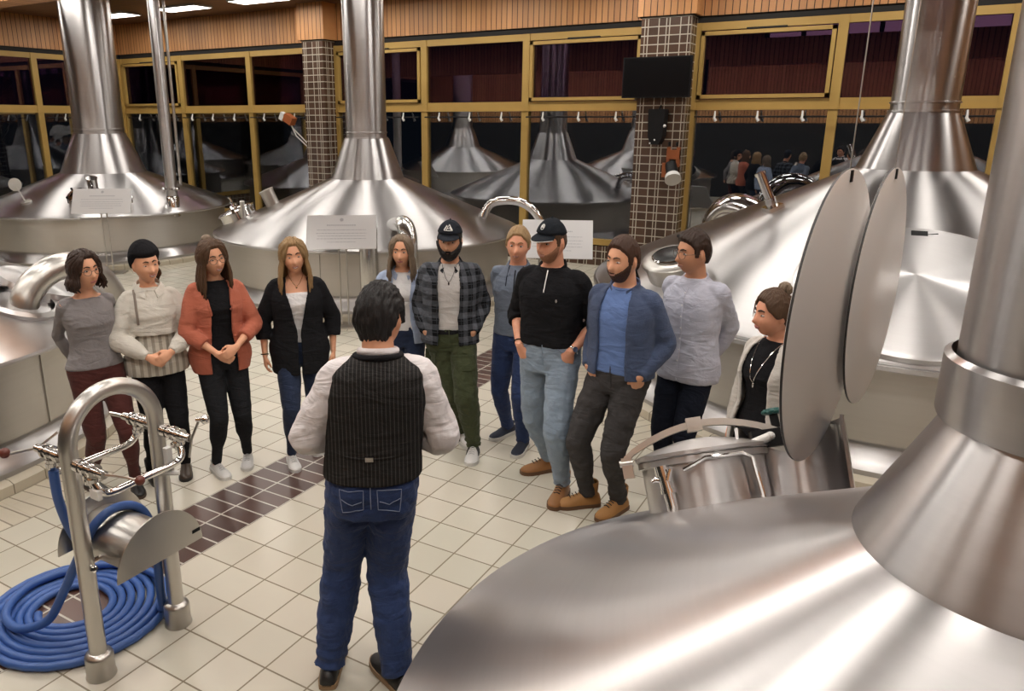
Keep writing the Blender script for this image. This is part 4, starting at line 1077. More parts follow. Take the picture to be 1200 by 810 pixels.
def clasp(sd, H, z=.60, y=-.20, x=.075): return ((sd * x, y - (.015 if sd > 0 else 0), z * H + (.01 if sd > 0 else -.01)), (sd * 1, .4, -.3), (-sd * .85, -.25, -.5), (sd * .3, -1, .3), .75)
def hang(sd, H, x=.235, y=-.03, z=.485): return ((sd * x, y, z * H), (sd * .5, .6, 0), (0, -.12, -1), (sd, -.2, 0), .65)
D = radians
F = {}
F['grey_top'] = fabric('grey_jersey', (.235, .22, .225)); F['burgundy'] = fabric('burgundy_leggings', (.075, .020, .017), .1, 200, .8, .0006)
F['cream'] = fabric('cream_sweat', (.62, .59, .53)); F['black'] = fabric('black_cloth', (.012, .012, .014), .2); F['blackjean'] = fabric('black_denim', (.018, .019, .022), .3)
F['terra'] = fabric('terracotta_cloth', (.43, .125, .075), .08, 300, .8, .0006); F['white'] = fabric('white_cloth', (.70, .69, .70), .05); F['offwhite'] = fabric('off_white_knit', (.60, .57, .53), .08)
F['navyjean'] = fabric('navy_denim', (.022, .035, .075), .35, 300, .9, .001, (.014, .02, .045)); F['lightblue'] = fabric('light_blue_denim', (.34, .41, .56), .1)
F['olive'] = fabric('olive_cloth', (.046, .056, .026), .2); F['teegrey'] = fabric('pale_grey_tee', (.52, .50, .49), .06)
F['slate'] = fabric('slate_blue_cloth', (.17, .205, .27), .2, 400, .9, .001, (.14, .17, .23)); F['bluejean'] = fabric('blue_denim', (.034, .060, .16), .3, 300, .9, .001, (.016, .028, .085))
F['lightjean'] = fabric('washed_denim', (.27, .34, .42), .25, 300, .9, .001, (.20, .26, .35)); F['cardi'] = fabric('blue_melange_knit', (.060, .085, .16), .6, 420, .95, .003, (.10, .13, .22))
F['bluetee'] = fabric('blue_tee', (.13, .21, .45), .08); F['darkjean'] = fabric('charcoal_denim', (.050, .047, .048), .3); F['lav'] = fabric('pale_lavender_shirt', (.47, .48, .57), .06)
F['inkjean'] = fabric('ink_trousers', (.012, .015, .026), .3); F['wht_shirt'] = fabric('white_poplin', (.70, .66, .67), .04, 100, .7, .0003); F['stripeblouse'] = fabric('striped_blouse', (.5, .47, .4))
def stripes(name, col, c2, wdt, duty, ax=0, soft=0):
    m = fabric(name, col); x, y, z = m.xyz(); k = [x, y, z][ax] / wdt
    f = (k.frac() - .5).abs().lt(duty / 2); m.col(m.mix(f, col, c2)); return m
F['stripeblouse'] = stripes('striped_blouse', (.56, .53, .46), (.34, .31, .26), .045, .45)
F['pin'] = stripes('pinstripe_waistcoat', (.020, .019, .019), (.062, .058, .055), .016, .22)
def plaid():
    m = fabric('dark_plaid', (.02, .022, .026)); x, y, z = m.xyz()
    a = ((x + y * .6) / .088).frac(); b = (z / .088).frac(); fa = (a - .5).abs().lt(.24); fb = (b - .5).abs().lt(.24); nz = m.noise(None, 60, 2) * .5 + .5
    la = (a - .08).abs().lt(.02).mx((b - .08).abs().lt(.02))
    s = ((fa + fb) * .5 * nz).mx(la * .35); m.col(m.mix(s, (.010, .011, .013), (.13, .14, .165))); return m
F['plaid'] = plaid()
HB = {k: hairmat(k, c) for k, c in dict(dark=(.035, .018, .012), brown=(.085, .045, .024), black=(.012, .010, .010), blond=(.30, .185, .085), ash=(.20, .145, .10), ginger=(.30, .16, .07), stub=(.36, .175, .10), light=(.34, .22, .11), chest=(.06, .028, .017)).items()}
SH = dict(white=Mat('white_leather', (.66, .65, .64), .45), whites=Mat('white_rubber', (.62, .61, .59), .5), blk=Mat('black_leather', (.014, .013, .013), .4), brs=Mat('brown_sole', (.05, .028, .018), .6),
          tan=Mat('tan_leather', (.30, .135, .045), .5), tan2=Mat('ochre_nubuck', (.36, .175, .055), .65), tans=Mat('dark_tan_sole', (.13, .065, .03), .6), navy=Mat('navy_canvas', (.02, .025, .045), .8), lace=Mat('dark_laces', (.03, .02, .015), .8), wl=Mat('white_laces', (.6, .6, .6), .8), ltan=Mat('light_tan_sole', (.30, .19, .10), .6), grn=Mat('brown_leather', (.06, .04, .028), .4))
M['gold'] = Mat('gold', (.75, .5, .25), .25, 1); M['leather_patch'] = Mat('leather_patch', (.50, .27, .12), .6); M['stitch'] = Mat('pale_stitching', (.20, .24, .36), .8)
M['beige_strap'] = Mat('grey_brown_strap', (.22, .18, .15), .7)
def jeans_details(J, tr, mat, back=False, stitch=None):
    bv = surf(tr); H = J['H']; x0 = J['px'].x; st = stitch or mat
    ribbon(J, bv, [(x0, .575 * H), (x0 + .004, .50 * H)], -1, .004, mat, 'fly', tr)
    for sd in (-1, 1): ribbon(J, bv, [(x0 + sd * .085, .578 * H), (x0 + sd * .11, .562 * H), (x0 + sd * .15, .550 * H)], -1, .0032, st, 'pocket_edge', tr)
    return bv
def beltring(J, mat, z=.578, th=.018, r=.012, name='belt'):
    H = J['H']; rx, rf, rb = interp(J['TB'], z * H); c = J['axis'](z * H) + V((0, 0, z * H)); m = MB()
    a = ell(c, rx + th, rf + th, rb + th, 40); m.loft([[p + (p - c).normalized() * .0 + V((0, 0, -.016)) for p in a], [p + V((0, 0, .016)) for p in a]], False, True)
    b_ = ell(c, rx + th - .006, rf + th - .006, rb + th - .006, 40); m.loft([[p + V((0, 0, .016)) for p in b_], [p + V((0, 0, -.016)) for p in b_]], False, True)
    m.loft([[p + V((0, 0, .016)) for p in a], [p + V((0, 0, .016)) for p in b_]], False, True); return m.build(name, mat, J['t'])
def wristband(J, sd, mat, r, name, f=.96, tr=.004, box=False):
    sh, el, wr, *_ = J['arm', sd]; c = el.lerp(wr, f); d = (wr - el).normalized(); a = d.orthogonal().normalized(); b_ = d.cross(a); m = MB()
    m.tube([c + (a * cos(q) + b_ * sin(q)) * r for q in [2 * pi * k / 20 for k in range(20)]], tr, 8, closed=True)
    if box: o = V((sd * .6, -.8, .2)).normalized(); o = (o - d * o.dot(d)).normalized(); m.cyl(c + o * (r - .002), c + o * (r + .009), .018, 18)
    return m.build(name, mat, J['t'])
def necklace(J, mat, obj, w=.07, z0=.845, z1=.78, r=.0018, pend=None, long=False):
    bv = surf(obj); H = J['H']; ax = J['top'].x; P = [(ax - w + 2 * w * k / 12, z1 * H + (z0 - z1) * H * abs(k / 6 - 1) ** (1.2 if long else 1.7)) for k in range(13)]
    o = ribbon(J, bv, P, -1, r, mat, 'necklace', None, .003, n=2)
    if pend: p, nn = hit(bv, ax, z1 * H, -1); m = MB(); m.ball(p + V((0, -.006, -.012)), (.006, .003, .013), 8); m.build('pendant', pend, J['t'])
# 1 ---- grey top, burgundy leggings
H = 1.68; loc = (-1.12, -.30); rz = D(74)
J = person('woman with bobbed dark hair in a grey long sleeved top, hands behind her back', loc, rz, H, True, 1.0, 1.0, 'fair', wf(loc, rz, (-1.20, -.36), (-.95, -.20)), (.2, -.25), (0, 0),
           [behind(-1, H), behind(1, H)], (D(12), D(2), D(-3)), HB['dark'], brow=HB['dark'])
trousers(J, F['burgundy'], 'leggings', .60, .006, .036, .08, disp=.005); top_(J, F['grey_top'], 'long_sleeved_top', .545, .818, .008, .006, 1.0, disp=.010, sth=.007)
hair_cap(J, HB['dark'], .016, .66, -.35, -.9, name='hair', part=-.1); strands(J, HB['dark'], 1.02, 2.9, 28, .852 * H, .014, length_var=.012); strands(J, HB['dark'], -2.9, -1.02, 28, .852 * H, .014, length_var=.012, name='hair_strands')
glasses(J, GLS2)
for sd in (-1, 1): shoe(J, sd, 'boot', SH['blk'], SH['brs'])
# 2 ---- beanie, cream sweatshirt
H = 1.67; loc = (-.97, .05); rz = D(60)
J = person('woman in a black beanie and cream collared sweatshirt over a striped blouse, hands folded', loc, rz, H, True, .98, 1.02, 'fair', wf(loc, rz, (-.99, -.06), (-.88, .14)), (.2, -.2), (0, 0),
           [clasp(-1, H, .585, -.21, .07), clasp(1, H, .585, -.21, .07)], (D(14), D(0), D(-4)), HB['brown'], brow=HB['brown'], smile=1)
trousers(J, F['black'], 'trousers', .60, .008, .040, .07)
top_(J, F['stripeblouse'], 'striped_blouse', .485, .70, .010, .045, 0, hang=.5)
top_(J, F['cream'], 'sweatshirt', .650, .834, .026, -.002, 1.0, .020, disp=.012, sth=.016, cuff=.012, hang=1, )
shirt_collar(J, F['cream'], .836, .35, .03, rx=.078, rf=.085); bv = surf(J['t'].children[-2])
o = [c for c in J['t'].children if c.name.startswith('sweatshirt')][0]; ribbon(J, surf(o), [(-.095, .825 * H), (-.10, .76 * H), (-.098, .70 * H)], -1, .008, M['beige_strap'], 'bag_strap')
hd = J['head']; m = MB()
hd.grid(m, 64, 44, lambda d: -.012 + (.030 + .030 * max(0, d[2]) * (1 if d[1] > -.3 else .8) + .002 * sin(atan2(d[0], d[1]) * 24)) * sstep(-.02, .12, d[2] - (.46 if d[1] < -.3 else .46 - .66 * sstep(-.3, .4, d[1]))))
m.build('beanie', F['black'], J['t'], ang=None)
strands(J, HB['brown'], 1.75, 2.3, 7, .860 * H, .002, start_el=(.1, 0), length_var=.01)
for sd in (-1, 1): shoe(J, sd, 'boot', SH['grn'] if sd > 0 else SH['blk'], SH['blk'])
# 3 ---- terracotta blazer
H = 1.70; loc = (-.69, .36); rz = D(60)
J = person('laughing woman with glasses in a terracotta blazer over black, hands crossed', loc, rz, H, True, 1.0, 1.04, 'fair', wf(loc, rz, (-.68, .25), (-.62, .49)), (.2, -.3), (0, 0),
           [clasp(-1, H, .565, -.21, .06), clasp(1, H, .575, -.22, .06)], (D(12), D(4), D(-7)), HB['brown'], brow=HB['brown'], smile=1)
trousers(J, F['blackjean'], 'jeans', .60, .006, .036, .075, disp=.007); s1 = top_(J, F['black'], 'black_top', .53, .832, .010, 0, 0)
o = open_jacket(J, F['terra'], [(.46, .42), (.6, .40), (.72, .34), (.80, .5), (.84, .9)], 'blazer', .462, .832, .030, .016, .012, .80, .006, sth=.018, disp=.010)
bv = surf(o)
for sd in (-1, 1): ribbon(J, bv, [(sd * .085, .80 * H), (sd * .075, .74 * H), (sd * .055, .66 * H), (sd * .06, .60 * H)], -1, .009, F['terra'], 'lapel', o)
for sd in (-1, 1):
    sh, el, wr, *_ = J['arm', sd]; c = el.lerp(wr, .50); m = MB(); d = (wr - el).normalized(); m.tube([c - d * .02, c - d * .005, c + d * .012], [.050, .052, .048], 16); m.build('rolled_cuff', F['terra'], o)
hair_cap(J, HB['brown'], .018, .64, -.3, -.9, part=.2); strands(J, HB['brown'], 1.10, 2.9, 32, .775 * H, .016, length_var=.03); strands(J, HB['brown'], -2.9, -1.10, 32, .775 * H, .016, length_var=.03)
m = MB(); hd = J['head']; m.ball(hd.P((0, .35, .93), .02), (.035, .035, .022), 12, rot=hd.R); m.build('hair_knot', HB['ash'], J['t'])
glasses(J, GLS2)
for sd in (-1, 1): shoe(J, sd, 'sneaker', SH['white'], SH['whites'], SH['wl'])
# 4 ---- black shirt, blond
H = 1.68; loc = (-.34, .78); rz = D(44)
J = person('smiling woman with long blond hair in an open black shirt, arms at her sides', loc, rz, H, True, 1.04, 1.05, 'fair', wf(loc, rz, (-.33, .62), (-.30, .96)), (.15, -.5), (0, 0),
           [hang(-1, H, .245, -.03, .50), hang(1, H, .235, -.02, .50)], (D(3), D(3), D(-5)), HB['blond'], brow=HB['brown'], smile=1)
trousers(J, F['navyjean'], 'jeans', .59, .006, .036, .075, disp=.009); s1 = top_(J, F['white'], 'white_top', .56, .775, .010, 0, 0)
o = open_jacket(J, F['black'], [(.42, .05), (.62, .03), (.64, .12), (.72, .22), (.80, .46), (.84, .95)], 'black_shirt', .425, .832, .026, .016, .02, .78, .010, sth=.020)
hair_cap(J, HB['blond'], .017, .66, -.3, -.9, part=.12); strands(J, HB['blond'], 1.10, 2.9, 34, .778 * H, .015, length_var=.03, flick=.015); strands(J, HB['blond'], -2.9, -1.10, 34, .772 * H, .015, length_var=.03)
necklace(J, M['gold'], J['body'], .05, .845, .80, pend=M['gold']); wristband(J, -1, F['black'], .026, 'bracelet', .95, .0035)
for sd in (-1, 1): shoe(J, sd, 'sneaker', SH['white'], SH['whites'], SH['wl'])
# 5 ---- light blue shirt, at the back
H = 1.63; loc = (.03, 1.55); rz = D(33)
J = person('woman with straight ash blond hair in an open light blue shirt, at the back', loc, rz, H, True, 1.06, 1.05, 'fair', None, (.2, -.2), (0, 0),
           [hang(-1, H, .22), hang(1, H, .215, -.09, .52)], (D(-6), D(4), D(0)), HB['ash'], brow=HB['brown'])
trousers(J, F['navyjean'], 'jeans', .59, .006, .04, .12); top_(J, F['white'], 'white_top', .55, .825, .010, 0, 0)
o = open_jacket(J, F['lightblue'], [(.48, .40), (.6, .32), (.72, .28), (.80, .40), (.84, .75)], 'denim_shirt', .49, .835, .024, .014, .012, 1.0, .006)
shirt_collar(J, F['lightblue'], .832, .5, .02, rx=.068)
hair_cap(J, HB['ash'], .013, .70, -.3, -.9, part=0); strands(J, HB['ash'], 1.02, 2.9, 30, .79 * H, .011, length_var=.02); strands(J, HB['ash'], -2.9, -1.02, 30, .79 * H, .011, length_var=.02)
for sd in (-1, 1): shoe(J, sd, 'sneaker', SH['white'], SH['whites'])
# 6 ---- plaid shirt, cap, beard
H = 1.76; loc = (.49, 1.50); rz = D(27)
J = person('bearded man in a black cap, dark plaid shirt and olive trousers, hands in pockets', loc, rz, H, False, 1.02, 1.03, 'olive', wf(loc, rz, (.52, 1.60), (.74, 1.42)), (.5, -.1), (.0, 0),
           [pocket(-1, H), pocket(1, H)], (D(-4), D(4), D(2)), HB['black'], brow=HB['black'])
tr = trousers(J, F['olive'], 'cargo_trousers', .560, .016, .056, .085, baggy=.012, crumple=.006, disp=.024); bv = surf(tr); jeans_details(J, tr, F['olive'])
for sd in (-1, 1): patch(J, bv, [(sd * .10, .40 * H), (sd * .19, .40 * H), (sd * .185, .46 * H), (sd * .10, .46 * H)], -1, .008, F['olive'], 'cargo_pocket', tr)
beltring(J, F['black'], .552, .020); s1 = top_(J, F['teegrey'], 'grey_tee', .545, .832, .012, 0, 0)
o = open_jacket(J, F['plaid'], [(.50, .34), (.58, .30), (.66, .34), (.74, .34), (.80, .36), (.84, .75)], 'plaid_shirt', .495, .838, .028, .015, .012, 1.0, .010, sth=.020, disp=.021)
shirt_collar(J, F['plaid'], .834, .45, .026); necklace(J, SH['blk'], s1, .055, .838, .765, pend=SH['blk'])
hair_cap(J, HB['black'], .008, .55, .1, -.5); beard(J, HB['black'], .016, chin=.018)
def cap(J, mat, label_fn=None):
    hd = J['head']; m = MB(); k = hd.k
    hd.grid(m, 64, 44, lambda d: -.012 + (.024 + .012 * max(0, d[2]) * (1 if d[1] < .3 else .7)) * sstep(-.01, .07, d[2] - .37 - .06 * d[1] * -1))
    c = m.build('cap', mat, J['t'], ang=None)
    m = MB(); A = []
    for i in range(13):
        a = -1.15 + 2.3 * i / 12; u = cos(a * .95); p0 = hd.P(hd.d(a * .8, .42), .008); p1 = p0 + hd.R @ (V((sin(a) * .014, -.072 * max(0, cos(a * 1.15)) - .004, -.014 - .006 * cos(a))))
        A.append([p0 + hd.R @ V((0, .01, .004)), p1 + hd.R @ V((0, 0, .003)), p1 - hd.R @ V((0, 0, .003)), p0 + hd.R @ V((0, .01, -.004))])
    m.loft(A); m.build('visor', mat, c); m = MB(); m.ball(hd.P((0, .02, 1), .026), .008, 8); m.build('button', mat, c); return c
CM = fabric('cap_navy', (.018, .021, .028)); c = cap(J, CM); hd = J['head']; m = MB()
for pts in ([(-.34, .66), (-.16, .92), (-.06, .82), (.06, .98), (.34, .66)], [(-.16, .68), (-.04, .80), (.04, .72), (.14, .84), (.22, .68)]): m.tube([hd.P(hd.d(a, e), .030) for a, e in pts], .0042, 6)
m.tube([hd.P(hd.d(a, .645), .029) for a in (-.36, -.18, 0, .18, .36)], .003, 6); m.build('mountain_emblem', M['white_plastic'], c)
for sd in (-1, 1):
    q = shoe(J, sd, 'sneaker', SH['white'], SH['whites'], SH['wl']); s_ = J['s'] * 1.02; an = J['leg', sd][2]; yaw = J['leg', sd][3]; X_ = Matrix.Translation((an.x, an.y, 0)) @ Matrix.Rotation(yaw, 4, 'Z') @ Matrix.Scale(s_, 4)
    m = MB()
    for k in range(3):
        for e in (-1, 1): m.tube([(e * .046, -.075 + .024 * k, .030), (e * .041, -.060 + .024 * k, .055), (e * .024, -.046 + .024 * k, .082)], .0042, 6)
    m.build('side_stripes', SH['blk'], q, xf=X_)
# 7 ---- slate hooded shirt
H = 1.72; loc = (.89, 1.80); rz = D(14)
J = person('man with short light blond hair in a slate blue zip shirt, hands behind his back', loc, rz, H, False, .95, .98, 'pink', wf(loc, rz, (.76, 1.90), (.99, 1.71)), (-.5, -.1), (0, 0),
           [behind(-1, H), behind(1, H)], (D(4), D(4), D(3)), HB['light'], brow=HB['ginger'])
tr = trousers(J, F['bluejean'], 'jeans', .59, .012, .052, .07, crumple=.004); jeans_details(J, tr, F['bluejean'], stitch=M['stitch'])
o = top_(J, F['slate'], 'zip_shirt', .535, .838, .018, .004, .62, .006, disp=.018, hang=.4); shirt_collar(J, F['slate'], .832, .45, .030); bv = surf(o)
ribbon(J, bv, [(0, .82 * H), (0, .70 * H), (0, .575 * H)], -1, .0045, F['black'], 'zip', o)
for sd in (-1, 1): ribbon(J, bv, [(sd * .05, .835 * H), (sd * .06, .79 * H), (sd * .062, .755 * H)], -1, .0035, F['inkjean'], 'drawstring', o)
hair_cap(J, HB['light'], .011, .62, .1, -.5, top=.006); 
for sd in (-1, 1): shoe(J, sd, 'sneaker', SH['navy'], SH['whites'])
# 8 ---- black sweater, cap, washed jeans
H = 1.86; loc = (1.39, 1.29); rz = D(2)
J = person('tall man in a black cap, black quarter zip sweater and pale washed jeans', loc, rz, H, False, 1.02, 1.06, 'pink', wf(loc, rz, (1.30, 1.47), (1.54, 1.15)), (-.75, .1), (0, 0),
           [((-.175, -.105, .555 * H), (-.6, .85, -.1), (.35, .20, -1), (-.5, -1, 0), .5), ((.175, -.105, .555 * H), (.6, .85, -.1), (-.35, .22, -1), (.5, -1, 0), .35)], (D(-14), D(3), D(3)), HB['brown'], brow=HB['brown'])
tr = trousers(J, F['lightjean'], 'jeans', .585, .016, .056, .105, baggy=.006, crumple=.005, disp=.021); bv = jeans_details(J, tr, F['lightjean'], stitch=M['stitch'])
o = top_(J, F['black'], 'quarter_zip_sweater', .565, .838, .018, .004, .66, .008, disp=.018, sth=.016, hang=.3); shirt_collar(J, F['black'], .828, .40, .045, flap=False, rx=.078, rf=.085); bv = surf(o)
ribbon(J, bv, [(0, .83 * H), (.002, .76 * H)], -1, .004, M['satin'], 'zip', o); p, nn = hit(bv, .085, .735 * H, -1); m = MB(); m.ball(p, (.008, .002, .011), 8); m.build('chest_emblem', M['satin'], o)
hair_cap(J, HB['brown'], .006, .55, .1, -.42); beard(J, HB['stub'], .0035); c = cap(J, fabric('cap_black', (.014, .017, .022))); hd = J['head']; m = MB()
m.tube([hd.P(hd.d(.13 * cos(a), .78 + .13 * sin(a)), .029) for a in [2 * pi * k / 16 for k in range(16)]], .0028, 6, closed=True); m.tube([hd.P(hd.d(-.05, .74), .029), hd.P(hd.d(.0, .86), .030), hd.P(hd.d(.05, .74), .029)], .0028, 6); m.build('round_emblem', M['white_plastic'], c)
m = MB(); m.tube([hd.P(hd.d(a * .8, .42), .008) + hd.R @ (V((sin(a) * .014, -.073 * max(0, cos(a * 1.15)) - .005, -.018 - .006 * cos(a)))) for a in [-1.1 + 2.2 * k / 10 for k in range(11)]], .0022, 6); m.build('visor_piping', M['white_plastic'], c)
wristband(J, -1, F['black'], .034, 'bracelet', .90); wristband(J, 1, M['chrome'], .034, 'watch', .90, .006, True)
for sd in (-1, 1): shoe(J, sd, 'boot', SH['tan'], SH['tans'], SH['lace'])
# 9 ---- blue cardigan
H = 1.80; loc = (1.90, 1.20); rz = D(-8)
J = person('bearded man in a blue cardigan over a blue tee and charcoal jeans, hands in pockets', loc, rz, H, False, 1.0, 1.03, 'fair', wf(loc, rz, (1.72, 1.12), (1.92, 1.15)), (-.75, -.15), (0, 0),
           [pocket(-1, H), pocket(1, H)], (D(-12), D(4), D(3)), HB['chest'], brow=HB['chest'], smile=.3)
tr = trousers(J, F['darkjean'], 'jeans', .585, .014, .054, .085, baggy=.004, crumple=.006, disp=.024); jeans_details(J, tr, F['darkjean'])
top_(J, F['bluetee'], 'blue_tee', .545, .834, .014, .004, 0, hang=.3); ring_neck(J, F['bluetee'], 'neckband', .838, .006, .072, .074, .06, .018)
o = open_jacket(J, F['cardi'], [(.50, .46), (.6, .42), (.72, .40), (.80, .42), (.84, .8)], 'cardigan', .53, .838, .032, .016, .006, 1.0, .008, sth=.020); shirt_collar(J, F['cardi'], .834, .55, .034, flap=False, rx=.082, rf=.085)
hair_cap(J, HB['chest'], .013, .64, .2, -.5, top=.012); beard(J, HB['chest'], .006, chin=.004)
for sd in (-1, 1): shoe(J, sd, 'boot', SH['tan2'], SH['tans'], SH['lace'])
# 10 --- pale shirt, glasses
H = 1.80; loc = (2.20, 1.66); rz = D(-14)
J = person('man with dark hair and round glasses in a pale lavender shirt, hands behind his back', loc, rz, H, False, 1.0, .98, 'tan', None, (.2, -.2), (0, 0),
           [behind(-1, H), behind(1, H)], (D(-26), D(3), D(2)), HB['dark'], brow=HB['dark'])
tr = trousers(J, F['inkjean'], 'trousers', .585, .012, .05, .08)
o = top_(J, F['lav'], 'button_shirt', .470, .838, .020, .024, 1.0, .006, disp=.018, hang=.5); shirt_collar(J, F['lav'], .832, .5, .026, flap=False); bv = surf(o)
pk = ribbon(J, bv, [(0, .81 * H), (0, .70 * H), (0, .48 * H)], -1, .006, F['lav'], 'button_placket', o, 0)
for k in range(7): p, nn = hit(bv, 0, (.79 - .04 * k) * H, -1); m = MB(); m.ball(p + nn * .006, (.005, .003, .005), 8); m.build('button', M['white_plastic'], o)
patch(J, bv, [(.055, .70 * H), (.13, .70 * H), (.13, .755 * H), (.055, .755 * H)], -1, .003, F['lav'], 'chest_pocket', o)
ring_neck(J, F['white'], 'tee_neckband', .828, .010, .062, .068, .055, .02)
hair_cap(J, HB['dark'], .016, .60, .2, -.5, top=.014); glasses(J, GLS2, .024, .022)
for sd in (-1, 1): shoe(J, sd, 'loafer', SH['blk'], SH['brs'])
# 11 --- white cardigan, bun
H = 1.62; loc = (2.80, .98); rz = D(-38)
J = person('woman with a hair bun in an off white cardigan over black, beside the hanging discs', loc, rz, H, True, 1.04, 1.06, 'pink', None, (.2, -.2), (0, 0),
           [hang(-1, H, .22, -.04, .50), hang(1, H, .22)], (D(-12), D(3), D(3)), HB['brown'], brow=HB['dark'], smile=.4)
trousers(J, F['black'], 'trousers', .60, .010, .05, .08); s1 = top_(J, F['black'], 'black_top', .50, .838, .010, .004, 0)
o = open_jacket(J, F['offwhite'], [(.44, .62), (.6, .58), (.72, .55), (.80, .6), (.84, .95)], 'cardigan', .43, .836, .030, .016, .03, 1.0, .008)
necklace(J, M['chrome'], s1, .07, .842, .70, .0026, M['chrome'], True)
hair_cap(J, HB['brown'], .016, .60, .05, -.5, top=.006); hd = J['head']; m = MB(); rnd = random.Random(4); bc = hd.P((0, .45, .88), .028)
for k in range(12): a = rnd.uniform(0, 6.28); e = rnd.uniform(-.6, 1.4); q = V((cos(a), sin(a), 0)); m.tube([bc + (q * cos(e + t_) + V((0, 0, 1)) * sin(e + t_)) * .030 + V((rnd.uniform(-.006, .006), 0, 0)) for t_ in [k2 * .7 for k2 in range(8)]], .0085, 7)
m.ball(bc, .028, 12); m.build('hair_bun', HB['ash'], J['t'], ang=None)
m = MB(); m.tube([hd.P(hd.d(-.5, .75), .012), hd.P(hd.d(-.62, .4), .010), hd.P(hd.d(-.75, .05), .010), hd.P(hd.d(-.78, -.2), .012)], [.004, .004, .003, .001], 6); m.build('loose_lock', HB['brown'], J['t'])
for sd in (-1, 1): shoe(J, sd, 'boot', SH['blk'], SH['brs'])
# 0 ---- the speaker with his back to the camera
H = 1.84; loc = (1.50, -.785); rz = D(214)
J = person('man seen from behind in a pinstriped waistcoat, white shirt and blue jeans', loc, rz, H, False, .97, 1.06, 'tan', wf(loc, rz, (1.57, -.73), (1.27, -.84)), (.55, -.05), (0, 0),
           [((-.15, -.22, .59 * H), (-.62, .5, -.5), (.6, -.6, .1), (-.4, -.2, 1), .7), ((.15, -.22, .59 * H), (.62, .5, -.5), (-.6, -.6, .1), (.4, -.2, 1), .7)], (D(-24), D(5), D(0)), HB['black'], brow=HB['black'], headdz=.028, lean=-.04)
tr = trousers(J, F['bluejean'], 'jeans', .582, .014, .068, .065, baggy=.016, crumple=.007, disp=.024, voxel=.0065); bv = surf(tr)
for sd in (-1, 1):
    q = [(sd * .030, .500 * H), (sd * .115, .490 * H), (sd * .125, .545 * H), (sd * .028, .548 * H)]; pk = patch(J, bv, q, 1, .004, F['bluejean'], 'back_pocket', tr, 8)
    ribbon(J, bv, q + [q[0]], 1, .0018, M['stitch'], 'pocket_stitching', tr, .005); ribbon(J, bv, [(sd * .036, .522 * H), (sd * .075, .512 * H), (sd * .118, .524 * H)], 1, .0018, M['stitch'], 'arc_stitching', tr, .006)
    ribbon(J, bv, [(0, .555 * H), (sd * .07, .565 * H), (sd * .15, .575 * H)], 1, .0018, M['stitch'], 'yoke_seam', tr, .002); ribbon(J, bv, [(sd * .085, .588 * H), (sd * .085, .562 * H)], 1, .005, F['bluejean'], 'belt_loop', tr, .002)
ribbon(J, bv, [(0, .585 * H), (0, .50 * H)], 1, .0022, M['stitch'], 'centre_seam', tr, .002); ribbon(J, bv, [(0, .588 * H), (0, .560 * H)], 1, .006, F['bluejean'], 'belt_loop', tr, .003)
patch(J, bv, [(-.115, .566 * H), (-.055, .566 * H), (-.055, .583 * H), (-.115, .583 * H)], 1, .005, M['leather_patch'], 'leather_patch', tr)
s1 = top_(J, F['wht_shirt'], 'white_shirt', .57, .838, .014, .004, .72, .012, disp=.021, sth=.018, hang=.4); ring_neck(J, F['wht_shirt'], 'collar', .846, .016, .068, .062, .060, .012)
for sd in (-1, 1):
    sh, el, wr, *_ = J['arm', sd]; d = (wr - el).normalized(); c = el.lerp(wr, .40); m = MB(); m.tube([c - d * .03, c, c + d * .022], [.052, .053, .050], 18); m.build('rolled_sleeve', F['wht_shirt'], s1)
mb = MB(); mb.loft(torso_rings(J, .555, .805, .026, .004, hang=.45)); mb.loft([ell(J['top'] + V((0, .006, z * J['H'])), rx, rf, rb, 36) for z, rx, rf, rb in ((.75, .186, .130, .135), (.78, .197, .114, .140), (.800, .196, .10, .134), (.815, .172, .088, .120), (.829, .128, .078, .102), (.842, .085, .07, .086))])
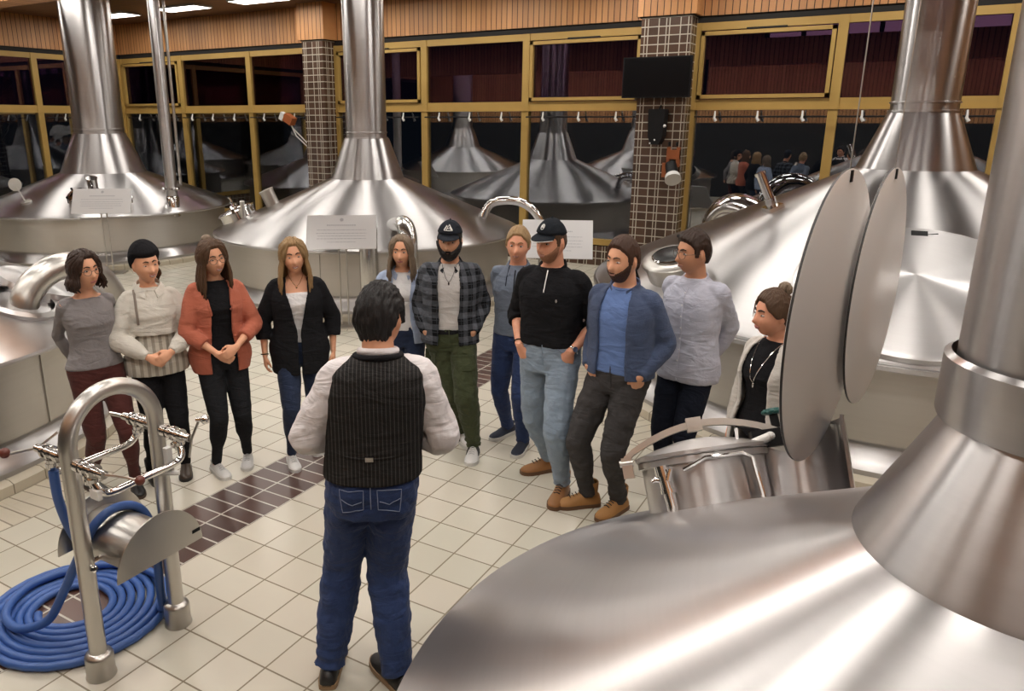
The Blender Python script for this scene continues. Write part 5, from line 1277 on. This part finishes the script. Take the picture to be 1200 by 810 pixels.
vt = remeshed(mb, 'waistcoat', F['pin'], J['t'], .0075, 3, .005, .1); ring_neck(J, F['black'], 'waistcoat_collar', .836, .013, .088, .075, .088, .014)
bv = surf(vt); ribbon(J, bv, [(-.10, .625 * H), (0, .622 * H), (.10, .626 * H)], 1, .004, F['pin'], 'back_strap', vt, .001); p, nn = hit(bv, 0.0, .622 * H, 1); m = MB(); m.box(p + V((-.016, -.002, -.009)), p + V((.016, .006, .009))); m.build('buckle', M['satin'], vt)
hair_cap(J, HB['black'], .018, .60, .12, -.62, top=.012, wave=.006)
for sd in (-1, 1): shoe(J, sd, 'loafer', SH['blk'], SH['ltan'])
# ------------------------------------------------------------------ camera, world, output look
cam = bpy.data.cameras.new('camera'); co = bpy.data.objects.new('camera', cam); COL.objects.link(co); scene.camera = co
p_, r_, yw = .2725, .001, -.5373
fw = V((sin(yw) * cos(p_), cos(yw) * cos(p_), -sin(p_))); rt = V((cos(yw), -sin(yw), 0)); up = rt.cross(fw)
r2 = rt * cos(r_) + up * sin(r_); u2 = -rt * sin(r_) + up * cos(r_)
co.matrix_world = Matrix((r2, u2, -fw)).transposed().to_4x4()
co.location = V((12.95, -12.126, 9.612)) * U
cam.sensor_fit = 'HORIZONTAL'; cam.sensor_width = 36; cam.lens = 881.87 / 1200 * 36; cam.shift_x = 61.99 / 1200; cam.shift_y = -16.78 / 1200
cam.clip_start = .02
w = bpy.data.worlds.new('night'); scene.world = w; w.use_nodes = True
w.node_tree.nodes['Background'].inputs[0].default_value = (.006, .008, .012, 1); w.node_tree.nodes['Background'].inputs[1].default_value = .5
vs = scene.view_settings; vs.view_transform = 'Standard'; vs.look = 'None'; vs.gamma = 1; vs.use_curve_mapping = False; vs.exposure = EXPO
scene.cycles.use_denoising = True
scene.cycles.max_bounces = 8; scene.cycles.diffuse_bounces = 4; scene.cycles.glossy_bounces = 5; scene.cycles.transparent_max_bounces = 12
scene.cycles.caustics_reflective = False; scene.cycles.caustics_refractive = False; scene.cycles.sample_clamp_indirect = 6
